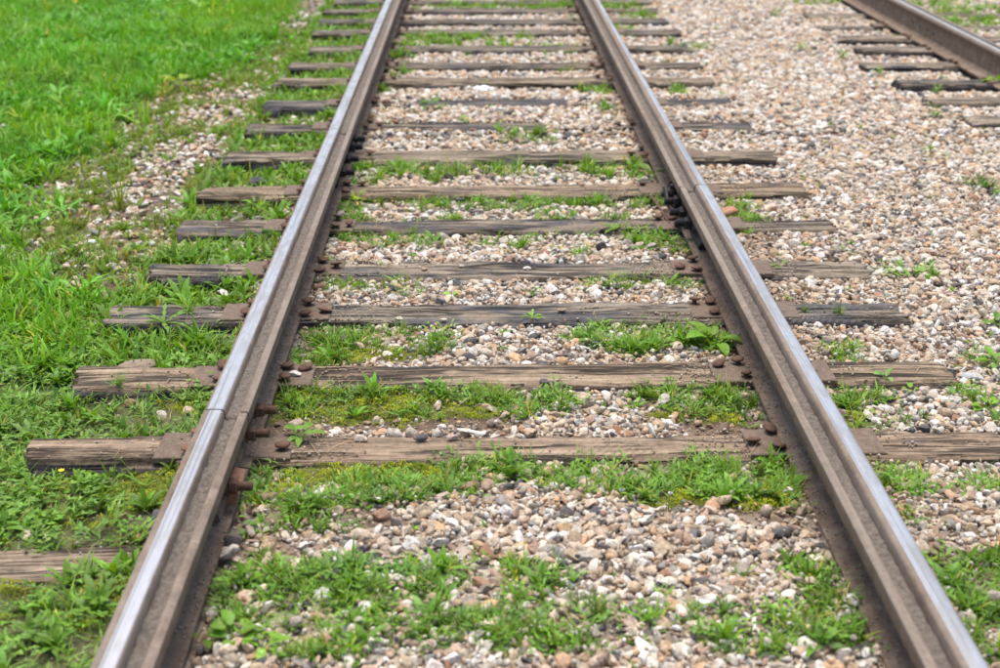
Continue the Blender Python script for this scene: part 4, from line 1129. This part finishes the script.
def p_bushy(rng, n=34):
    ps = []
    for i in range(n):
        az = rng.uniform(0, 6.28); h = rng.uniform(.05, .75); r_ = rng.uniform(0, .42) * (1 - .4 * h); c = leafcol(rng, .75, 1.25, .04)
        ps.append(strip(rng.uniform(.25, .45), rng.uniform(.07, .15), az, rng.uniform(-.1, 1.1), rng.uniform(.2, .9), 3, 'oval', (r_ * math.cos(az), r_ * math.sin(az), h), c0=c, c1=c))
    return merge(ps)
def p_stalk(rng, n=14):
    ps = []
    for i in range(n):
        c = np.array([1.3, 1.05, .9]) * rng.uniform(.8, 1.1); az = rng.uniform(0, 6.28)
        ps.append(strip(rng.uniform(.5, 1.1), .035, az, rng.uniform(1.15, 1.5), rng.uniform(.1, .6), 4, 'grass', (rng.normal(0, .05), rng.normal(0, .05), 0), c0=c, c1=c))
    return merge(ps)

pr_ = np.random.default_rng(33)
V_TUFT = [p_tuft(pr_) for _ in range(7)]
V_LAWN = [p_tuft(pr_, 11, .5, .10, 3) for _ in range(8)]
V_KNOT = [p_knot(pr_) for _ in range(6)]
V_CLOV = [p_clover(pr_) for _ in range(5)]
V_ROS = [p_rosette(pr_, 7, 5, .2) for _ in range(5)]
V_SML = [p_rosette(pr_, 6, 3, .24, 1.1, 'oval') for _ in range(5)]
V_WEED = [p_tuft(pr_, 9, .45, .12, 3, 1.6) for _ in range(6)]
V_FINE = [p_tuft(pr_, 8, .5, .07, 4, 1.3) for _ in range(6)]

def scatter(variants, P, S, tint, rng, tilt=.15):
    Vs = []; Fs = []; Cs = []; off = 0
    which = rng.integers(0, len(variants), len(P)); Rm = rots(len(P), rng, tilt)
    for k, (v, f, c) in enumerate(variants):
        m = which == k; n = m.sum()
        if not n: continue
        vv = np.einsum('nij,vj->nvi', Rm[m], v) * S[m][:, None, None] + P[m][:, None, :]
        Vs.append(vv.reshape(-1, 3)); Cs.append((c[None] * tint[m][:, None, :]).reshape(-1, 3))
        Fs.append((f[None] + (np.arange(n) * len(v))[:, None, None] + off).reshape(-1, 3)); off += n * len(v)
    return np.concatenate(Vs), np.concatenate(Fs), np.concatenate(Cs)

def stuff(name, sets, label, cat, mat=None):
    V = []; F = []; Cl = []; o = 0
    for v, f, c in sets:
        V.append(v); F.append(f + o); Cl.append(c); o += len(v)
    F = np.concatenate(F)
    print(name, "tris", len(F))
    ob = link(name, np_mesh(name, np.concatenate(V), F, mat or M_leaf, np.clip(np.concatenate(Cl), 0, 1), True))
    tag(ob, label, cat, kind="stuff"); return ob

GREEN = np.array([.105, .245, .026]); LAWN = np.array([.088, .31, .016]); BLUEG = np.array([.08, .23, .045]); OLIVE = np.array([.11, .15, .028])
def pick(n, x0, x1, y0, y1, dens, rng, block=.012):
    x = rng.uniform(x0, x1, n); y = rng.uniform(y0, y1, n)
    k = in_view(x, y, .4); x, y = x[k], y[k]
    k = rng.random(len(x)) < dens(x, y); x, y = x[k], y[k]
    k = ~in_sleeper(x, y, -.01) & ~in_rail(x, y, block)
    return x[k], y[k]
def pts(x, y, dz=0.0): return np.stack([x, y, height(x, y) + dz], 1)
rp = np.random.default_rng(77)
# lawn
def lawn_only(x, y): return lawn(x, y) * ((y > 4.2) | (x < -1.0))
x, y = pick(26000, -6.2, -.9, 4.0, 13.2, lambda x, y: lawn_only(x, y), rp)
S = rp.uniform(.06, .13, len(x)) * (.8 + .6 * fbm(x * 1.7, y * 1.7, 31))
tint = LAWN * (.72 + .62 * fbm(x * 1.3, y * 1.3, 35))[:, None] * rp.uniform(.85, 1.15, (len(x), 1)); 
yl = (fbm(x * .9, y * .9, 39) > .56)[:, None]; tint = np.where(yl, tint * np.array([1.35, 1.08, .9]), tint)
l1 = scatter(V_LAWN, pts(x, y), S, tint, rp)
x, y = pick(6500, -6.2, -.9, 4.0, 13.2, lambda x, y: lawn_only(x, y) * (fbm(x * 2, y * 2, 45) > .42), rp)
l2 = scatter(V_SML + V_CLOV, pts(x, y, .012), rp.uniform(.05, .085, len(x)), GREEN * rp.uniform(.85, 1.45, (len(x), 1)), rp)
x, y = pick(5200, -6.2, -1.2, 4.0, 13.2, lambda x, y: lawn_only(x, y) * sstep(.5, .62, fbm(x * 1.6, y * 1.6, 47, 2)), rp)
l3 = scatter(V_ROS + V_SML, pts(x, y, .02), rp.uniform(.08, .15, len(x)), LAWN * np.array([1.15, 1.05, 2.0]) * rp.uniform(.8, 1.35, (len(x), 1)), rp)
x, y = pick(4000, -6.2, -1.2, 3.6, 13.2, lambda x, y: lawn_only(x, y) * sstep(.45, .6, fbm(x * 2.3, y * 2.3, 49, 2)), rp)
l4 = scatter(V_FINE + V_TUFT, pts(x, y, .01), rp.uniform(.12, .20, len(x)), LAWN * np.array([1.5, 1.12, 1.2]) * rp.uniform(.8, 1.3, (len(x), 1)), rp)
stuff("lawn_grass", [l1, l2, l3, l4], "lush green lawn covering the left side beyond the sleeper ends", "grass")
# low weeds at the near left, and between the sleeper ends
def near_left(x, y): return lawn(x, y) * (y <= 4.7) * (x < -.72) * (1 - .8 * field('n', x, y)) * (.35 + .65 * sstep(.35, .55, fbm(x * 8, y * 8, 83, 2)))
x, y = pick(8500, -2.6, -.74, 1.95, 4.7, near_left, rp); n = len(x)
a = scatter(V_WEED + V_FINE + V_KNOT[:4] + V_SML[:3] + V_CLOV[:2], pts(x, y, .005), rp.uniform(.04, .085, n), GREEN * rp.uniform(.8, 1.5, (n, 1)) * np.where(rp.random((n, 1)) < .3, np.array([[1.1, 1, 1.8]]), 1), rp)
def ends(x, y): return (x > -1.3) * (x < -.72) * (y > 4.1) * np.clip(1.25 * fbm(x * 5, y * 3, 71) - .1, 0, 1) * (1 - .75 * field('s', x, y)) * (1 - .8 * field('n', x, y))
x, y = pick(6500, -1.35, -.72, 4.1, 13, ends, rp); n = len(x)
b_ = scatter(V_WEED + V_TUFT[:3] + V_SML + V_ROS[:2], pts(x, y), rp.uniform(.05, .11, n), GREEN * rp.uniform(.85, 1.5, (n, 1)), rp)
def bare(x, y): return (x < -1.2) * (1 - lawn(x, y)) * (y > 4.1) * np.clip(2.2 * fbm(x * 4, y * 4, 73) - .5, 0, 1) * (1 - .6 * field('s', x, y))
x, y = pick(13000, -3.2, -1.2, 4.1, 12, bare, rp); n = len(x)
c_ = scatter(V_TUFT + V_WEED + V_SML[:2], pts(x, y), rp.uniform(.04, .085, n), (GREEN * .6 + OLIVE * .5) * rp.uniform(.9, 1.5, (n, 1)), rp)
# blobs of weeds inside and to the right of the track
def gin(x, y): return np.clip((1 - .35 * np.clip(field('m', x, y), 0, 1)) * field('g', x, y) * (.12 + 1.4 * sstep(.34, .60, fbm(x * 10, y * 10, 81, 2))), 0, 1)
x, y = pick(46000, -.62, 2.2, 1.95, 6.2, gin, rp); n = len(x)
d_ = scatter(V_WEED + V_FINE + V_KNOT + V_TUFT + V_SML[:2], pts(x, y, .002), rp.uniform(.022, .075, n), GREEN * rp.uniform(.8, 1.6, (n, 1)) * np.where(rp.random((n, 1)) < .3, np.array([[1.05, 1, 1.9]]), 1), rp)
x, y = pick(34000, -.62, 6, 6.2, 13.2, gin, rp); n = len(x)
e_ = scatter(V_WEED + V_TUFT[:3] + V_SML[:2], pts(x, y, .004), rp.uniform(.05, .1, n), GREEN * rp.uniform(.9, 1.6, (n, 1)), rp)
# rare seedlings over all the gravel
x, y = pick(5600, -.6, 6, 2.0, 13, lambda x, y: .28 * (fbm(x * 1.5, y * 1.5, 91) > .5) + .06, rp); n = len(x)
f_ = scatter(V_SML + V_WEED[:2] + V_KNOT[:2], pts(x, y, .006), rp.uniform(.018, .04, n), GREEN * rp.uniform(.9, 1.6, (n, 1)), rp)
stuff("weeds", [a, b_, c_, d_, e_, f_], "low mixed weeds and grass growing between sleepers and along the rails", "weeds")
x, y = pick(9000, -1.2, 1.5, 2.0, 5.0, lambda x, y: np.clip(field('c', x, y), 0, 1), rp); n = len(x)
stuff("clover", [scatter(V_CLOV, pts(x, y), rp.uniform(.03, .05, n), BLUEG * rp.uniform(.9, 1.4, (n, 1)), rp)], "patch of tiny-leaved clover left of the bare stones near the bottom", "clover")
# moss: cushions of tiny pointed shoots
def p_moss(rng, n=26):
    V = []; F = []
    for i in range(n):
        x, y = rng.normal(0, .4, 2); h = .48 * math.exp(-1.5 * (x * x + y * y)) + rng.uniform(0, .14); a = rng.uniform(0, 6.28); r_ = .075
        k = len(V)
        V += [(x + r_ * math.cos(a + q), y + r_ * math.sin(a + q), h - .14) for q in (0, 2.1, 4.2)] + [(x + rng.normal(0, .05), y + rng.normal(0, .05), h + .12)]
        F += [(k, k + 1, k + 3), (k + 1, k + 2, k + 3), (k + 2, k, k + 3)]
    c = np.ones((len(V), 3)); c[3::4] *= 1.35
    return np.array(V, float), np.array(F), c
V_MOSS = [p_moss(pr_) for _ in range(6)]
def mossd(x, y): return np.clip(field('m', x, y) * 1.5 * sstep(.32, .52, fbm(x * 13, y * 13, 95)), 0, 1)
x, y = pick(34000, -1.9, 1.3, 2.1, 4.6, mossd, rp, 0); n = len(x)
mc = np.where(rp.random((n, 1)) < .3, np.array([[.11, .135, .012]]), np.array([[.245, .285, .014]]))
stuff("moss", [scatter(V_MOSS, pts(x, y, .002), rp.uniform(.009, .026, n) * (.6 + .8 * fbm(x * 16, y * 16, 97, 2)), mc * rp.uniform(.7, 1.25, (n, 1)), rp, .1)], "yellow-green moss cushions on the damp soil between the nearest sleepers", "moss", M_moss)
# dry stems and straw
def p_straw(rng):
    c = np.array([1, 1, 1.])
    return strip(1, .035, 0, rng.uniform(0, .25), rng.uniform(-.2, .5), 3, 'grass', (0, 0, .02), c0=c, c1=c)
V_STR = [p_straw(pr_) for _ in range(6)]
x = rp.uniform(-2.8, 2.2, 5200); y = rp.uniform(2.0, 8.5, 5200)
k = in_view(x, y, 0) & ~in_rail(x, y, 0) & (rp.random(len(x)) < np.where(x < -.7, .9, .28 + .5 * field('d', x, y))); x, y = x[k], y[k]
z = np.where(in_sleeper(x, y, 0), .006, height(x, y) + .012)
n = len(x)
stuff("dry_grass", [scatter(V_STR, np.stack([x, y, z], 1), rp.uniform(.03, .09, n), np.array([.40, .31, .19]) * rp.uniform(.5, 1.2, (n, 1)), rp, .15)], "dry straw-coloured stems littered over soil and sleepers", "dry grass")

# single plants one can point at
def leaf_parts(root, kind, s, rng, tint):
    """broad-leaved plants: every large leaf is a part"""
    n = int(rng.integers(7, 11)) if s > .05 else int(rng.integers(4, 6))
    for i in range(n):
        az = i * 2 * math.pi / n + rng.normal(0, .35); el = rng.uniform(.55, 1.25)
        st = strip(rng.uniform(.3, .6), .05, az, el, .2, 2, 'oval', (0, 0, -.03))
        tip = st[0][-1]
        lf = strip(rng.uniform(.4, .9), rng.uniform(.3, .52), az, max(.05, el - .65), rng.uniform(.3, .9), 6, 'oval', tuple(tip), fold=.22, twist=rng.uniform(-.5, .5))
        v, f, c = merge([st, lf])
        o = link("leaf", np_mesh("leaf", v * s, f, M_leaf1, None, True), root)
        o.color = (*[float(q) for q in tint * leafcol(rng, .85, 1.2)], 1)
NAME = {'tuft': ('grass_tuft', 'grass tuft'), 'bushy': ('leafy_weed', 'weed'), 'rosette': ('dandelion', 'weed'), 'broad': ('broadleaf_plant', 'plant'), 'stalk': ('tall_grass', 'grass'), 'knot': ('creeping_weed', 'weed')}
for i, (x, y, kind, s, lab) in enumerate(PLANTS):
    rg = np.random.default_rng(900 + i)
    tint = GREEN * rg.uniform(1.0, 1.5)
    if 'pale' in lab or 'bright' in lab: tint = tint * np.array([1.25, 1.25, 1.3])
    if 'dark' in lab: tint = tint * .65
    if 'grey' in lab or 'blue' in lab: tint = tint * np.array([1.1, 1., 2.4])
    if 'yellow' in lab: tint = tint * np.array([1.6, 1.2, .7])
    if 'brown' in lab or 'reddish' in lab: tint = tint * np.array([2.0, .85, 1.3])
    nm, cat = NAME[kind]
    z = float(height(np.array([x]), np.array([y]))[0])
    if bool(in_sleeper(np.array([x]), np.array([y]), 0)[0]): z = .0
    if kind == 'broad':
        root = bpy.data.objects.new(nm, None); C.objects.link(root); root.location = (x, y, z); root.empty_display_size = .05
        leaf_parts(root, kind, s, rg, tint)
    else:
        if kind == 'tuft': v, f, c = p_tuft(rg, 34, .6, .06, 5)
        elif kind == 'rosette': v, f, c = p_rosette(rg, 11, 7, .2)
        elif kind == 'bushy': v, f, c = p_bushy(rg)
        elif kind == 'knot': v, f, c = p_knot(rg, 9, 8, 3)
        else: v, f, c = p_stalk(rg)
        root = link(nm, np_mesh(nm, v * s, f, M_leaf, np.clip(c * tint, 0, 1), True), None, (x, y, z))
    tag(root, lab, cat)
# two yellow flowers
def flower(x, y, z, s, lab):
    ps = []
    for k in range(7): ps.append(strip(1, .55, k * .9, .35, .3, 2, 'oval'))
    v, f, c = merge(ps)
    root = bpy.data.objects.new("yellow_flower", None); C.objects.link(root); root.location = (x, y, z); root.empty_display_size = .02
    p = link("petals", np_mesh("petals", v * s, f, M_yellow, None, True), root, (0, 0, s * 3))
    stv = strip(s * 3.3, s * .25, 0, 1.55, .05, 3, 'grass', (0, 0, -s * .2))
    q = link("stem", np_mesh("stem", stv[0], stv[1], M_leaf1, None, True), root); q.color = (*[float(t) for t in GREEN], 1)
    tag(root, lab, "flower")
flower(*FLOW[0], -.055, .011, 'small yellow flower on the nearest full sleeper end at far left')
flower(*FLOW[1], -.04, .03, 'single yellow flower in the far lawn near the top left corner')
